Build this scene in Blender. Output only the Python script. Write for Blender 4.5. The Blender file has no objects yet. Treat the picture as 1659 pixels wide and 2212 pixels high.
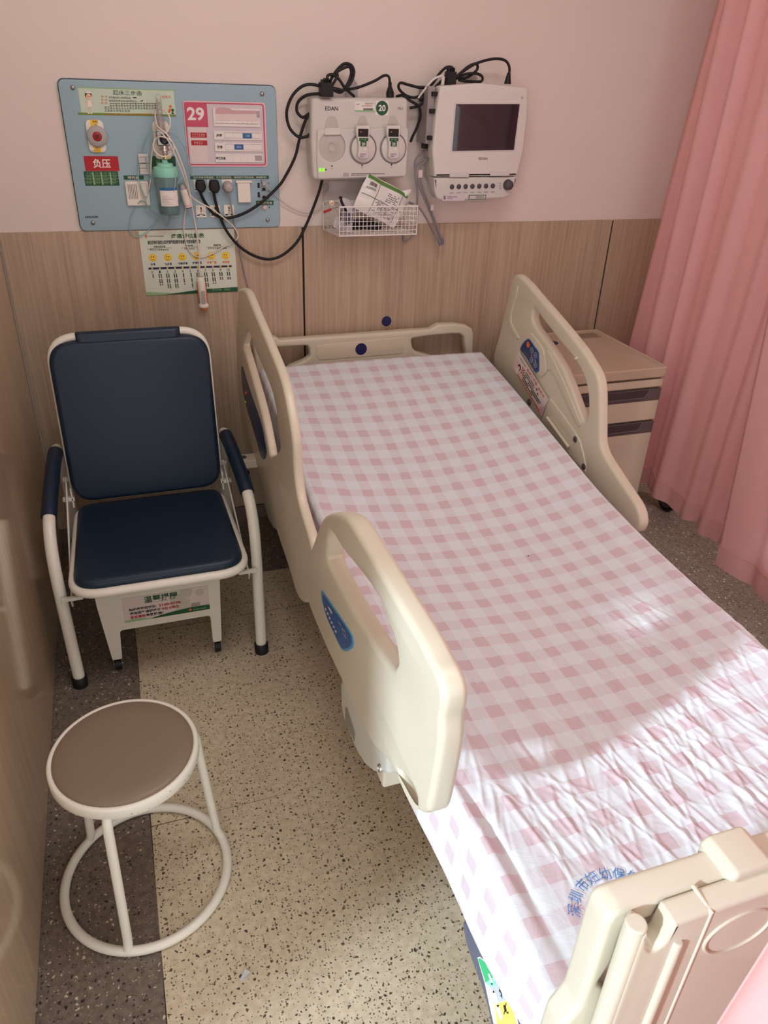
import bpy, bmesh, math, random
import numpy as np
from mathutils import Vector, Matrix
random.seed(7); np.random.seed(7)
S = bpy.context.scene
COL = S.collection
PI = math.pi
# ------------------------------------------------------------------ camera (solved from the photograph, metres)
IW, IH = 1659.0, 2212.0
F, YAW, PIT, ROL = 1630.16, 0.343473, -0.523477, 0.0390514
CAM = Vector((0.356979, -2.845886, 1.675133))
cy, sy, cp, sp = math.cos(YAW), math.sin(YAW), math.cos(PIT), math.sin(PIT)
_f = Vector((sy*cp, cy*cp, sp)); _r = Vector((cy, -sy, 0)); _u = _r.cross(_f)
cr, sr = math.cos(ROL), math.sin(ROL)
RIGHT = cr*_r + sr*_u; UP = -sr*_r + cr*_u; FWD = _f
cam = bpy.data.cameras.new('camera'); co = bpy.data.objects.new('camera', cam); COL.objects.link(co)
M = Matrix((RIGHT, UP, -FWD)).transposed().to_4x4(); M.translation = CAM
co.matrix_world = M
cam.sensor_fit = 'HORIZONTAL'; cam.sensor_width = 36; cam.lens = F/IW*36; cam.clip_start = 0.02
S.camera = co
def _hit(px, py, ax, val):          # a measured point of the photograph on the world plane axis = val
    d = RIGHT*((px-IW/2)/F) - UP*((py-IH/2)/F) + FWD
    return CAM + d*((val-CAM[ax])/d[ax])
def ax(px, py, X): return _hit(px, py, 0, X)
def ay(px, py, Y): return _hit(px, py, 1, Y)
def az(px, py, Z): return _hit(px, py, 2, Z)
def W(px, py, d=0.013): return _hit(px, py, 1, -d)
# ------------------------------------------------------------------ materials
def lin(c):
    c = c/255.0
    return c/12.92 if c <= 0.04045 else ((c+0.055)/1.055)**2.4
def rgb(t): return (lin(t[0]), lin(t[1]), lin(t[2]), 1)
MATS = {}
def mat(name, c=(200,200,200), rough=0.5, metal=0.0, spec=0.5, var=0.05, bump=0.0, scale=30.0, emit=None, estr=1.0, trans=0.0, alpha=1.0, coat=0.0, ior=1.45):
    m = bpy.data.materials.new(name); m.use_nodes = True
    nt = m.node_tree; b = nt.nodes['Principled BSDF']
    b.inputs['Roughness'].default_value = rough; b.inputs['Metallic'].default_value = metal
    b.inputs['Specular IOR Level'].default_value = spec
    b.inputs['Transmission Weight'].default_value = trans; b.inputs['Alpha'].default_value = alpha
    b.inputs['Coat Weight'].default_value = coat; b.inputs['IOR'].default_value = ior
    col = rgb(c)
    tc = nt.nodes.new('ShaderNodeTexCoord'); nz = nt.nodes.new('ShaderNodeTexNoise')
    nz.inputs['Scale'].default_value = scale; nz.inputs['Detail'].default_value = 3
    nt.links.new(tc.outputs['Object'], nz.inputs['Vector'])
    mr = nt.nodes.new('ShaderNodeMapRange'); mr.inputs['To Min'].default_value = 1-var; mr.inputs['To Max'].default_value = 1+var
    nt.links.new(nz.outputs['Fac'], mr.inputs['Value'])
    mx = nt.nodes.new('ShaderNodeMix'); mx.data_type = 'RGBA'; mx.blend_type = 'MULTIPLY'; mx.inputs[0].default_value = 1
    mx.inputs[6].default_value = col; nt.links.new(mr.outputs[0], mx.inputs[7]); nt.links.new(mx.outputs[2], b.inputs['Base Color'])
    if bump:
        bp = nt.nodes.new('ShaderNodeBump'); bp.inputs['Strength'].default_value = bump; bp.inputs['Distance'].default_value = 0.002
        nt.links.new(nz.outputs['Fac'], bp.inputs['Height']); nt.links.new(bp.outputs[0], b.inputs['Normal'])
    if emit:
        b.inputs['Emission Color'].default_value = rgb(emit); b.inputs['Emission Strength'].default_value = estr
    MATS[name] = m; return m
def nodes(m):
    nt = m.node_tree; return nt, nt.nodes, nt.links, nt.nodes['Principled BSDF']
def math_n(nt, op, a, b=None, c=None):
    n = nt.nodes.new('ShaderNodeMath'); n.operation = op
    for i, v in enumerate((a, b, c)):
        if v is None: continue
        if isinstance(v, (int, float)): n.inputs[i].default_value = v
        else: nt.links.new(v, n.inputs[i])
    return n.outputs[0]
def mix_n(nt, fac, a, b):
    n = nt.nodes.new('ShaderNodeMix'); n.data_type = 'RGBA'
    for i, v in ((0, fac), (6, a), (7, b)):
        if isinstance(v, (int, float)): n.inputs[i].default_value = v
        elif isinstance(v, tuple): n.inputs[i].default_value = v
        else: nt.links.new(v, n.inputs[i])
    return n.outputs[2]
# ------------------------------------------------------------------ object helpers
def link(o, parent=None):
    COL.objects.link(o)
    if parent is not None: o.parent = parent
    return o
def tag(o, label=None, cat=None, group=None, kind=None):
    if label: o['label'] = label
    if cat: o['category'] = cat
    if group: o['group'] = group
    if kind: o['kind'] = kind
    return o
def thing(name, label, cat, loc=(0,0,0), group=None):
    o = bpy.data.objects.new(name, None); o.empty_display_size = 0.05
    o.location = loc; link(o); return tag(o, label, cat, group)
def root_of(o):
    v = Vector((0,0,0))
    while o is not None: v += o.location; o = o.parent
    return v
class MB:
    """collects shapes in world coordinates and links them as ONE mesh object"""
    def __init__(s): s.v = []; s.f = []; s.m = []; s.mats = []; s.smooth = []
    def mi(s, m):
        if m not in s.mats: s.mats.append(m)
        return s.mats.index(m)
    def add(s, vs, fs, m=None, smooth=False):
        o = len(s.v); s.v += [tuple(x) for x in vs]; i = s.mi(m)
        for f in fs: s.f.append([a+o for a in f]); s.m.append(i); s.smooth.append(smooth)
        return s
    def box(s, a, b, m=None, R=None):
        (x0,y0,z0),(x1,y1,z1) = a, b
        vs = [Vector(p) for p in ((x0,y0,z0),(x1,y0,z0),(x1,y1,z0),(x0,y1,z0),(x0,y0,z1),(x1,y0,z1),(x1,y1,z1),(x0,y1,z1))]
        if R is not None: vs = [R @ v for v in vs]
        return s.add(vs, [(0,3,2,1),(4,5,6,7),(0,1,5,4),(1,2,6,5),(2,3,7,6),(3,0,4,7)], m)
    def tube(s, pts, r, m=None, n=10, sub=6, closed=False, caps=True, curve=True):
        pts = [Vector(p) for p in pts]
        if curve and len(pts) > 2: P = catmull(pts, sub, closed)
        else: P = pts
        N = len(P); vs = []; fs = []
        rr = r if isinstance(r, (list, tuple)) else None
        t0 = (P[1]-P[0]).normalized(); nrm = t0.orthogonal().normalized()
        for i in range(N):
            if closed: t = (P[(i+1) % N]-P[i-1])
            else: t = P[min(i+1, N-1)]-P[max(i-1, 0)]
            if t.length < 1e-9: t = t0
            t = t.normalized(); nrm = (nrm - t*nrm.dot(t))
            if nrm.length < 1e-6: nrm = t.orthogonal()
            nrm.normalize(); bn = t.cross(nrm)
            q = r if rr is None else rr[0] + (rr[1]-rr[0])*i/(N-1)
            for k in range(n):
                a = 2*PI*k/n; vs.append(P[i] + (nrm*math.cos(a) + bn*math.sin(a))*q)
        for i in range(N if closed else N-1):
            j = (i+1) % N
            for k in range(n):
                l = (k+1) % n; fs.append((i*n+k, i*n+l, j*n+l, j*n+k))
        if caps and not closed:
            fs.append(tuple(range(n-1, -1, -1))); fs.append(tuple((N-1)*n+k for k in range(n)))
        return s.add(vs, fs, m, True)
    def lathe(s, prof, o, axis=(0,0,1), m=None, n=32):
        o = Vector(o); a = Vector(axis).normalized(); u = a.orthogonal().normalized(); w = a.cross(u)
        vs = []; fs = []; K = len(prof)
        for i in range(n):
            t = 2*PI*i/n; d = u*math.cos(t) + w*math.sin(t)
            for (r, h) in prof: vs.append(o + a*h + d*r)
        for i in range(n):
            j = (i+1) % n
            for k in range(K-1): fs.append((i*K+k, j*K+k, j*K+k+1, i*K+k+1))
        return s.add(vs, fs, m, True)
    def grid(s, G, m=None, smooth=True):
        nr, nc = len(G), len(G[0]); vs = [p for row in G for p in row]
        fs = [(i*nc+j, i*nc+j+1, (i+1)*nc+j+1, (i+1)*nc+j) for i in range(nr-1) for j in range(nc-1)]
        return s.add(vs, fs, m, smooth)
    def mesh(s, name, origin=Vector((0,0,0))):
        me = bpy.data.meshes.new(name)
        me.from_pydata([tuple(Vector(v)-origin) for v in s.v], [], s.f)
        for x in s.mats: me.materials.append(x)
        me.polygons.foreach_set('material_index', s.m); me.polygons.foreach_set('use_smooth', s.smooth)
        me.validate(); me.update(); return me
    def build(s, name, parent=None, bevel=0.0, seg=2, label=None, loc=None, fix=False):
        if parent is not None:
            off = root_of(parent); loc = Vector((0,0,0))
        else: off = Vector(loc) if loc is not None else s.base(); loc = off
        me = s.mesh(name, off)
        bm = bmesh.new(); bm.from_mesh(me)
        if fix: bmesh.ops.remove_doubles(bm, verts=bm.verts, dist=1e-5)
        bmesh.ops.recalc_face_normals(bm, faces=bm.faces); bm.to_mesh(me); bm.free()
        o = bpy.data.objects.new(name, me); o.location = loc; link(o, parent)
        if bevel:
            for p in me.polygons: p.use_smooth = True
            md = o.modifiers.new('bevel', 'BEVEL'); md.width = bevel; md.segments = seg; md.limit_method = 'ANGLE'; md.angle_limit = 0.7
            md.harden_normals = True
        elif any(s.smooth): shade_auto(o, 0.95, keep=True)
        if label: o['label'] = label
        return o
    def base(s):
        xs = [v[0] for v in s.v]; ys = [v[1] for v in s.v]; zs = [v[2] for v in s.v]
        return Vector(((min(xs)+max(xs))/2, (min(ys)+max(ys))/2, min(zs)))
def catmull(P, sub=6, closed=False):
    out = []; n = len(P)
    for i in range(n if closed else n-1):
        if closed: a, b, c, d = P[i-1], P[i], P[(i+1) % n], P[(i+2) % n]
        else: a, b, c, d = P[max(i-1,0)], P[i], P[i+1], P[min(i+2,n-1)]
        for k in range(sub):
            t = k/sub
            out.append(0.5*((2*b) + (c-a)*t + (2*a-5*b+4*c-d)*t*t + (3*b-a-3*c+d)*t**3))
    if not closed: out.append(P[-1])
    return out
def fillet(pts, r, n=6):
    """round the corners of a closed 2D polygon; r one radius or a list"""
    out = []; N = len(pts)
    for i in range(N):
        p = Vector(pts[i]); a = Vector(pts[i-1])-p; b = Vector(pts[(i+1) % N])-p
        rr = r[i] if isinstance(r, (list, tuple)) else r
        if rr <= 0 or a.length < 1e-9 or b.length < 1e-9: out.append(p); continue
        ang = a.angle(b)
        if ang > PI-0.02: out.append(p); continue
        d = min(rr/math.tan(ang/2), a.length*0.49, b.length*0.49); rr = d*math.tan(ang/2)
        s_, e_ = p+a.normalized()*d, p+b.normalized()*d
        for k in range(n+1):
            t = k/n; out.append(s_*(1-t)**2 + p*2*t*(1-t) + e_*t*t)
    return out
def rrect(u0, v0, u1, v1, r, n=6): return fillet([(u0,v0),(u1,v0),(u1,v1),(u0,v1)], r, n)
def smooth2(pts, sub=5): return [Vector((p.x, p.y)) for p in catmull([Vector((a[0], a[1], 0)) for a in pts], sub, True)]
def circ(u, v, r, n=28, ry=None): return [Vector((u+r*math.cos(2*PI*k/n), v+(ry or r)*math.sin(2*PI*k/n))) for k in range(n)]
class Frame:
    """a flat working plane in the world: origin o, right u, up v, outward normal n"""
    def __init__(s, o, u, v): s.o = Vector(o); s.u = Vector(u).normalized(); s.v = Vector(v).normalized(); s.n = s.u.cross(s.v).normalized()
    def at(s, a, b, h=0.0): return s.o + s.u*a + s.v*b + s.n*h
def wallF(d): return Frame((0,-d,0), (1,0,0), (0,0,1))          # faces the viewer (-Y)
def sideF(X): return Frame((X,0,0), (0,-1,0), (0,0,1))           # faces -X ; u = -y
def slab(outer, holes, thick, bevel, fr, h0=0.0, name='slab', res=3):
    """rounded plate with holes: returns (verts, faces); front face at h0, back at h0-thick"""
    c = bpy.data.curves.new(name, 'CURVE'); c.dimensions = '2D'; c.fill_mode = 'BOTH'
    for lp in [outer]+list(holes):
        sp_ = c.splines.new('POLY'); sp_.points.add(len(lp)-1); sp_.use_cyclic_u = True
        for p, q in zip(sp_.points, lp): p.co = (q[0], q[1], 0, 1)
    bevel = min(bevel, thick/2-1e-5)
    c.extrude = thick/2-bevel; c.bevel_depth = bevel; c.bevel_resolution = res; c.offset = -bevel
    o = bpy.data.objects.new(name, c); COL.objects.link(o)
    dg = bpy.context.evaluated_depsgraph_get(); dg.update()
    me = bpy.data.meshes.new_from_object(o.evaluated_get(dg))
    vs = [fr.at(v.co.x, v.co.y, h0-thick/2+v.co.z) for v in me.vertices]; fs = [tuple(p.vertices) for p in me.polygons]
    bpy.data.objects.remove(o); bpy.data.curves.remove(c); bpy.data.meshes.remove(me)
    return vs, fs
def slab_obj(name, parent, m, outer, holes, thick, bevel, fr, h0=0.0, res=3, label=None, extra=None):
    b = MB(); vs, fs = slab(outer, holes, thick, bevel, fr, h0, res=res); b.add(vs, fs, m, True)
    if extra: extra(b)
    o = b.build(name, parent, label=label, fix=True)
    shade_auto(o); return o
def shade_auto(o, ang=0.6, keep=False):
    me = o.data; bm = bmesh.new(); bm.from_mesh(me)
    for e in bm.edges:
        if len(e.link_faces) == 2 and e.calc_face_angle(0) > ang: e.smooth = False
    for f in bm.faces: f.smooth = f.smooth if keep else True
    bm.to_mesh(me); bm.free()
TXT = {}
def glyphs(body, bold=0.0):
    k = (body, bold)
    if k in TXT: return TXT[k]
    c = bpy.data.curves.new('t', 'FONT'); c.body = body; c.size = 1; c.offset = bold; c.resolution_u = 3
    o = bpy.data.objects.new('t', c); COL.objects.link(o)
    dg = bpy.context.evaluated_depsgraph_get(); dg.update()
    me = bpy.data.meshes.new_from_object(o.evaluated_get(dg))
    V = [(v.co.x, v.co.y) for v in me.vertices]; Fc = [tuple(p.vertices) for p in me.polygons]
    bpy.data.objects.remove(o); bpy.data.curves.remove(c); bpy.data.meshes.remove(me)
    TXT[k] = (V, Fc); return TXT[k]
class Gfx:
    """printed graphics on a plane; every layer lies a hair above the one below"""
    def __init__(s, fr, pix=None, h=0.0006): s.b = MB(); s.fr = fr; s.pix = pix; s.h = h
    def p(s, q): # pixel -> plane coordinates
        return s.pix(q[0], q[1]) if s.pix else Vector(q)
    def poly(s, pts, m, layer=0, raw=False):
        q = pts if raw else [s.p(x) for x in pts]
        s.b.add([s.fr.at(a[0], a[1], s.h+layer*0.0004) for a in q], [tuple(range(len(q)))], m); return s
    def rect(s, x0, y0, x1, y1, m, layer=0, r=0.0):
        a, b = s.p((x0,y0)), s.p((x1,y1)); u0,u1 = sorted((a[0],b[0])); v0,v1 = sorted((a[1],b[1]))
        pts = rrect(u0,v0,u1,v1,r) if r else [(u0,v0),(u1,v0),(u1,v1),(u0,v1)]
        return s.poly(pts, m, layer, True)
    def disc(s, x, y, rpx, m, layer=0, ry=None):
        a = s.p((x,y)); e = s.p((x+rpx,y)); r = (Vector(e)-Vector(a)).length
        return s.poly(circ(a[0], a[1], r), m, layer, True)
    def line(s, pts, w, m, layer=0):
        q = [Vector(s.p(x)) for x in pts]
        for a, b in zip(q, q[1:]):
            d = (b-a).normalized(); n = Vector((-d.y, d.x))*w/2
            s.poly([a-n, b-n, b+n, a+n], m, layer, True)
        return s
    def text(s, body, x0, y0, x1, y1, m, layer=1, bold=0.0):
        """text filling the box between the two corners (lower left, upper right given as any diagonal)"""
        V, Fc = glyphs(body, bold)
        if not V: return s
        mnx = min(v[0] for v in V); mxx = max(v[0] for v in V); mny = min(v[1] for v in V); mxy = max(v[1] for v in V)
        a, b = s.p((x0,y0)), s.p((x1,y1)); u0,u1 = sorted((a[0],b[0])); v0,v1 = sorted((a[1],b[1]))
        s.b.add([s.fr.at(u0+(v[0]-mnx)/(mxx-mnx)*(u1-u0), v0+(v[1]-mny)/(mxy-mny+1e-9)*(v1-v0), s.h+layer*0.0004) for v in V], Fc, m); return s
    def text_on(s, body, p0, p1, hgt, m, layer=1, bold=0.0, shear=0.0):
        """text running from p0 to p1 (plane coordinates), letter height hgt"""
        V, Fc = glyphs(body, bold)
        mnx = min(v[0] for v in V); mxx = max(v[0] for v in V); mny = min(v[1] for v in V); mxy = max(v[1] for v in V)
        p0, p1 = Vector(p0), Vector(p1); d = p1-p0; L = d.length; d.normalize(); n = Vector((-d.y, d.x))
        vs = []
        for v in V:
            q = p0 + d*((v[0]-mnx)/(mxx-mnx)*L + shear*(v[1]-mny)/(mxy-mny)*hgt) + n*((v[1]-mny)/(mxy-mny)*hgt)
            vs.append(s.fr.at(q.x, q.y, s.h+layer*0.0004))
        s.b.add(vs, Fc, m); return s
    def dashes(s, x0, y0, x1, y1, m, layer=1, n=14, fill=0.75, rnd=None):
        """a line of lettering too small to read: a row of little strokes"""
        rnd = rnd or random
        for k in range(n):
            xa = x0+(x1-x0)*k/n; xb = xa+(x1-x0)/n*fill; yk = (y1-y0)
            t = rnd.random()
            s.rect(xa, y0+yk*0.05, xb, y0+yk*0.22, m, layer); s.rect(xa, y0+yk*0.75, xb, y0+yk*0.92, m, layer)
            xm = xa+(xb-xa)*(0.2+0.5*t); s.rect(xm, y0, xm+(xb-xa)*0.22, y1, m, layer)
            if t > 0.4: s.rect(xa, y0+yk*0.42, xb, y0+yk*0.55, m, layer)
        return s
    def build(s, name, parent, label=None): return s.b.build(name, parent, label=label)
def pixW(d): return lambda x, y: (lambda p: Vector((p.x, p.z)))(W(x, y, d))
def pixX(X): return lambda x, y: (lambda p: Vector((-p.y, p.z)))(ax(x, y, X))
def UZ(pts, Y): return [Vector((ay(x, y, Y).x, ay(x, y, Y).z)) for x, y in pts]
def YZ(pts, X): return [Vector((-ax(x, y, X).y, ax(x, y, X).z)) for x, y in pts]
# ------------------------------------------------------------------ setting materials
def wood(name, light, dark, rough=0.5, coat=0.0, sc=1.0, axis='X'):
    m = mat(name, light, rough); nt, N, L, b = nodes(m); b.inputs['Coat Weight'].default_value = coat; b.inputs['Coat Roughness'].default_value = 0.10
    tc = N.new('ShaderNodeTexCoord')
    def noise(sx, sz, detail, scale=1.0):
        mp = N.new('ShaderNodeMapping'); mp.inputs['Scale'].default_value = (sx*sc, sx*sc, sz*sc); L.new(tc.outputs['Object'], mp.inputs['Vector'])
        n = N.new('ShaderNodeTexNoise'); n.inputs['Scale'].default_value = scale; n.inputs['Detail'].default_value = detail; n.inputs['Roughness'].default_value = 0.6
        L.new(mp.outputs[0], n.inputs['Vector']); return n.outputs['Fac']
    a = noise(95, 2.2, 5); c = noise(260, 7, 3); d = noise(14, 0.5, 3)
    f = math_n(nt, 'MULTIPLY_ADD', a, 0.55, math_n(nt, 'MULTIPLY_ADD', c, 0.3, math_n(nt, 'MULTIPLY', d, 0.35)))
    mr = N.new('ShaderNodeMapRange'); mr.inputs['From Min'].default_value = 0.42; mr.inputs['From Max'].default_value = 0.78; L.new(f, mr.inputs['Value'])
    L.new(mix_n(nt, mr.outputs[0], rgb(dark), rgb(light)), b.inputs['Base Color'])
    bp = N.new('ShaderNodeBump'); bp.inputs['Strength'].default_value = 0.12; bp.inputs['Distance'].default_value = 0.001; L.new(f, bp.inputs['Height']); L.new(bp.outputs[0], b.inputs['Normal'])
    return m
M_wood = wood('wood_panel', (198,177,154), (160,138,116))
M_woodg = wood('wood_wardrobe_gloss', (214,190,158), (184,158,130), rough=0.34, coat=1.0, sc=0.6)
M_paint = mat('wall_paint', (225,212,204), 0.75, var=0.015, scale=6, bump=0.03)
# floor: two vinyl-chip colours, tile seams
M_floor = mat('vinyl_chip_floor', (200,180,150), 0.42, spec=0.35); nt, N, L, b = nodes(M_floor)
geo = N.new('ShaderNodeNewGeometry'); sx = N.new('ShaderNodeSeparateXYZ'); L.new(geo.outputs['Position'], sx.inputs[0])
def chips(scale, thr, size, seedv):
    mp = N.new('ShaderNodeMapping'); mp.inputs['Location'].default_value = (seedv, seedv*1.7, 0.0); L.new(geo.outputs['Position'], mp.inputs['Vector'])
    nz = N.new('ShaderNodeTexNoise'); nz.inputs['Scale'].default_value = scale*1.3; L.new(mp.outputs[0], nz.inputs['Vector'])
    ad = N.new('ShaderNodeVectorMath'); ad.operation = 'MULTIPLY_ADD'; L.new(nz.outputs['Color'], ad.inputs[0]); ad.inputs[1].default_value = (1.1/scale,)*3; L.new(mp.outputs[0], ad.inputs[2])
    vo = N.new('ShaderNodeTexVoronoi'); vo.inputs['Scale'].default_value = scale; vo.voronoi_dimensions = '2D'; L.new(ad.outputs[0], vo.inputs['Vector'])
    sc_ = N.new('ShaderNodeSeparateColor'); L.new(vo.outputs['Color'], sc_.inputs[0])
    pick = math_n(nt, 'GREATER_THAN', sc_.outputs[0], thr)
    rad = math_n(nt, 'MULTIPLY_ADD', sc_.outputs[1], size, size*0.35)
    return math_n(nt, 'MULTIPLY', pick, math_n(nt, 'LESS_THAN', vo.outputs['Distance'], rad)), sc_.outputs[2]
c1, h1 = chips(85, 0.55, 0.20, 3.1); c2, h2 = chips(150, 0.62, 0.20, 7.7); c3, h3 = chips(60, 0.80, 0.22, 1.3)
nzb = N.new('ShaderNodeTexNoise'); nzb.inputs['Scale'].default_value = 60; nzb.inputs['Detail'].default_value = 4; L.new(geo.outputs['Position'], nzb.inputs['Vector'])
nzc = N.new('ShaderNodeMapRange'); nzc.inputs['From Min'].default_value = 0.35; nzc.inputs['From Max'].default_value = 0.65; L.new(nzb.outputs['Fac'], nzc.inputs['Value'])
beige = mix_n(nt, nzc.outputs[0], rgb((194,178,152)), rgb((212,197,172)))
beige = mix_n(nt, c2, beige, mix_n(nt, h2, rgb((120,100,78)), rgb((82,76,70))))
beige = mix_n(nt, c1, beige, mix_n(nt, h1, rgb((60,58,58)), rgb((110,92,66))))
dark = mix_n(nt, nzc.outputs[0], rgb((104,92,84)), rgb((122,110,100)))
dark = mix_n(nt, c2, dark, mix_n(nt, math_n(nt, 'GREATER_THAN', h2, 0.62), rgb((58,52,50)), rgb((176,160,142))))
dark = mix_n(nt, c1, dark, mix_n(nt, math_n(nt, 'GREATER_THAN', h1, 0.6), rgb((44,40,40)), rgb((196,182,164))))
X_, Y_ = sx.outputs[0], sx.outputs[1]
edge_w = math_n(nt, 'MULTIPLY', math_n(nt, 'SUBTRACT', nzb.outputs['Fac'], 0.5), 0.0006)
isd = math_n(nt, 'MAXIMUM', math_n(nt, 'LESS_THAN', math_n(nt, 'ADD', X_, edge_w), 0.250), math_n(nt, 'MAXIMUM', math_n(nt, 'GREATER_THAN', Y_, -0.429), math_n(nt, 'GREATER_THAN', X_, 2.08)))
basec = mix_n(nt, isd, beige, dark)
def seam(v, at, w): return math_n(nt, 'LESS_THAN', math_n(nt, 'ABSOLUTE', math_n(nt, 'SUBTRACT', v, at)), w)
fade = N.new('ShaderNodeTexNoise'); fade.inputs['Scale'].default_value = 3.0; L.new(geo.outputs['Position'], fade.inputs['Vector'])
inb = math_n(nt, 'SUBTRACT', 1.0, isd)
sm = math_n(nt, 'MAXIMUM', math_n(nt, 'MULTIPLY', inb, math_n(nt, 'MAXIMUM', seam(Y_, -0.675, .0011), seam(Y_, -1.477, .0011))), math_n(nt, 'MAXIMUM', seam(X_, 0.250, .0012), seam(X_, 1.05, .001)))
smr = N.new('ShaderNodeMapRange'); smr.inputs['From Min'].default_value = 0.36; smr.inputs['From Max'].default_value = 0.56; L.new(fade.outputs['Fac'], smr.inputs['Value'])
sm = math_n(nt, 'MULTIPLY', sm, smr.outputs[0])
L.new(mix_n(nt, sm, basec, rgb((46,40,36))), b.inputs['Base Color'])
# ------------------------------------------------------------------ common materials
WHITE = mat('white_print', (232,226,222), 0.6); BLACK = mat('black_print', (24,24,26), 0.6); 
GREEN = mat('green_print', (28,84,52), 0.55); LGREEN = mat('light_green_print', (150,190,140), 0.55); RED = mat('red_print', (178,30,38), 0.55)
ORANGE = mat('orange_print', (222,110,50), 0.55); YELLOW = mat('yellow_print', (236,196,48), 0.55); NAVY = mat('navy_print', (24,30,86), 0.5)
BLUE = mat('blue_print', (40,104,160), 0.5); GREYP = mat('grey_print', (170,162,164), 0.6); PINKP = mat('pink_print', (226,190,194), 0.55); MAG = mat('magenta_print', (196,78,106), 0.55)
CARD = mat('card_grey_lilac', (206,196,202), 0.45); SKIN = mat('skin_print', (240,196,164), 0.6); HAIR = mat('dark_brown_print', (54,34,30), 0.6)
PALEP = mat('pale_pink_print', (222,206,202), 0.6); ROSEP = mat('dusty_rose_print', (204,164,170), 0.6)
PAPER = mat('paper_pale_green', (214,222,206), 0.7, var=0.02); BANNER = mat('banner_pale_green', (196,214,194), 0.5, var=0.03, scale=10)
GRASS = mat('grass_green_print', (112,140,52), 0.55, var=0.12, scale=60)
BOARD = mat('blue_grey_board', (150,178,190), 0.35, var=0.03, scale=8)
PLATE = mat('ivory_plastic', (232,226,214), 0.4); GREYPL = mat('grey_plastic', (172,168,168), 0.4); DGREY = mat('dark_grey_plastic', (78,74,78), 0.45)
BLK = mat('black_rubber', (26,25,27), 0.5, spec=0.4); CHROME = mat('chrome_metal', (206,204,204), 0.18, metal=1.0); STEEL = mat('brushed_steel', (170,168,166), 0.35, metal=1.0)
EQUIP = mat('equipment_warm_grey', (206,202,198), 0.42, var=0.02); EQUIP2 = mat('equipment_light_grey', (216,211,206), 0.4, var=0.02)
BED = mat('bed_beige_plastic', (212,204,184), 0.33, spec=0.5, var=0.02); BEDF = mat('bed_frame_enamel', (214,206,188), 0.4); HOUS = mat('bed_housing_grey', (206,206,196), 0.4)
GLASS = mat('clear_plastic', (236,232,232), 0.08, trans=0.85, alpha=0.55); TEAL = mat('teal_tubing', (172,208,208), 0.18, trans=0.2, alpha=0.7)
TEALCAP = mat('mint_cap', (142,212,190), 0.4); BOTTLE = mat('teal_bottle', (150,188,188), 0.12, trans=0.4, alpha=0.62)
ENAMEL = mat('white_enamel', (232,228,216), 0.3, var=0.02, spec=0.5); VINYLB = mat('navy_vinyl', (19,38,58), 0.42, var=0.08, scale=5, spec=0.5, bump=0.05)
CREAMT = mat('cream_cord', (226,214,204), 0.45); GREYT = mat('grey_cord', (158,150,152), 0.5)
SCREEN = mat('dark_screen', (44,38,46), 0.06, spec=0.8, var=0.02)
LEDG = mat('green_light', (120,230,40), 0.4, emit=(120,240,30), estr=1.0)
LEDR = mat('red_light', (220,60,50), 0.4, emit=(255,70,50), estr=0.9)
STOOLV = mat('taupe_vinyl', (130,113,97), 0.42, var=0.02, scale=5, bump=0.02); ORANGEP = mat('orange_plastic', (212,110,44), 0.4)
# ------------------------------------------------------------------ room shell
def struct(b, name, **k): o = b.build(name, **k); o['kind'] = 'structure'; return o
XR = 3.4; YB = -2.06
struct(MB().box((-1.9,-5.0,-0.04), (XR,0.0,0.0), M_floor), 'floor', loc=(0,0,0))
struct(MB().box((-1.9,0.0,-0.04), (XR,0.10,2.85), M_paint), 'wall_back', loc=(0,0,0))
WZ = 1.191
xs = [0.004, 1.0145, 2.3325, XR]
for i in range(3):
    bb = MB().box((xs[i]+(0.0035 if i else 0), -0.008, 0.062), (xs[i+1]-0.0035, 0.0, WZ), M_wood)
    struct(bb, 'trim_%d' % (i+1), bevel=0.0012, loc=(xs[i],0,0))
for i in (1,2): struct(MB().box((xs[i]-0.0035,-0.003,0.062),(xs[i]+0.0035,0.0,WZ-0.004),mat('groove_dark_%d' % i,(34,28,26),0.9)),'trim_%d' % (i+3),loc=(xs[i],0,0))
struct(MB().box((0.0,-0.012,0.0), (XR,0.0,0.060), mat('skirting_dark', (120,104,94), 0.5)), 'baseboard_back', loc=(0,0,0))
struct(MB().box((XR,-5.0,-0.04),(XR+0.1,0.1,2.85),M_paint),'wall_right',loc=(XR,0,0))  # unseen; added to keep world light off the floor behind the curtain
struct(MB().box((-1.9,-5.0,2.85),(XR+0.1,0.1,2.95),mat('ceiling_white',(236,232,226),0.8)),'ceiling',loc=(0,0,2.85))  # unseen; added so world light enters only through the open sides
struct(MB().box((-2.0,-2.85,-0.04),(-1.9,0.1,2.85),M_paint),'light_block_side',loc=(-1.9,0,0))  # unseen, added to block world light from the left; stops short for the sun
struct(MB().box((-0.05,YB,0.004), (0.0,-0.004,2.6), M_woodg), 'wall_left', bevel=0.002, loc=(0,0,0))
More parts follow.
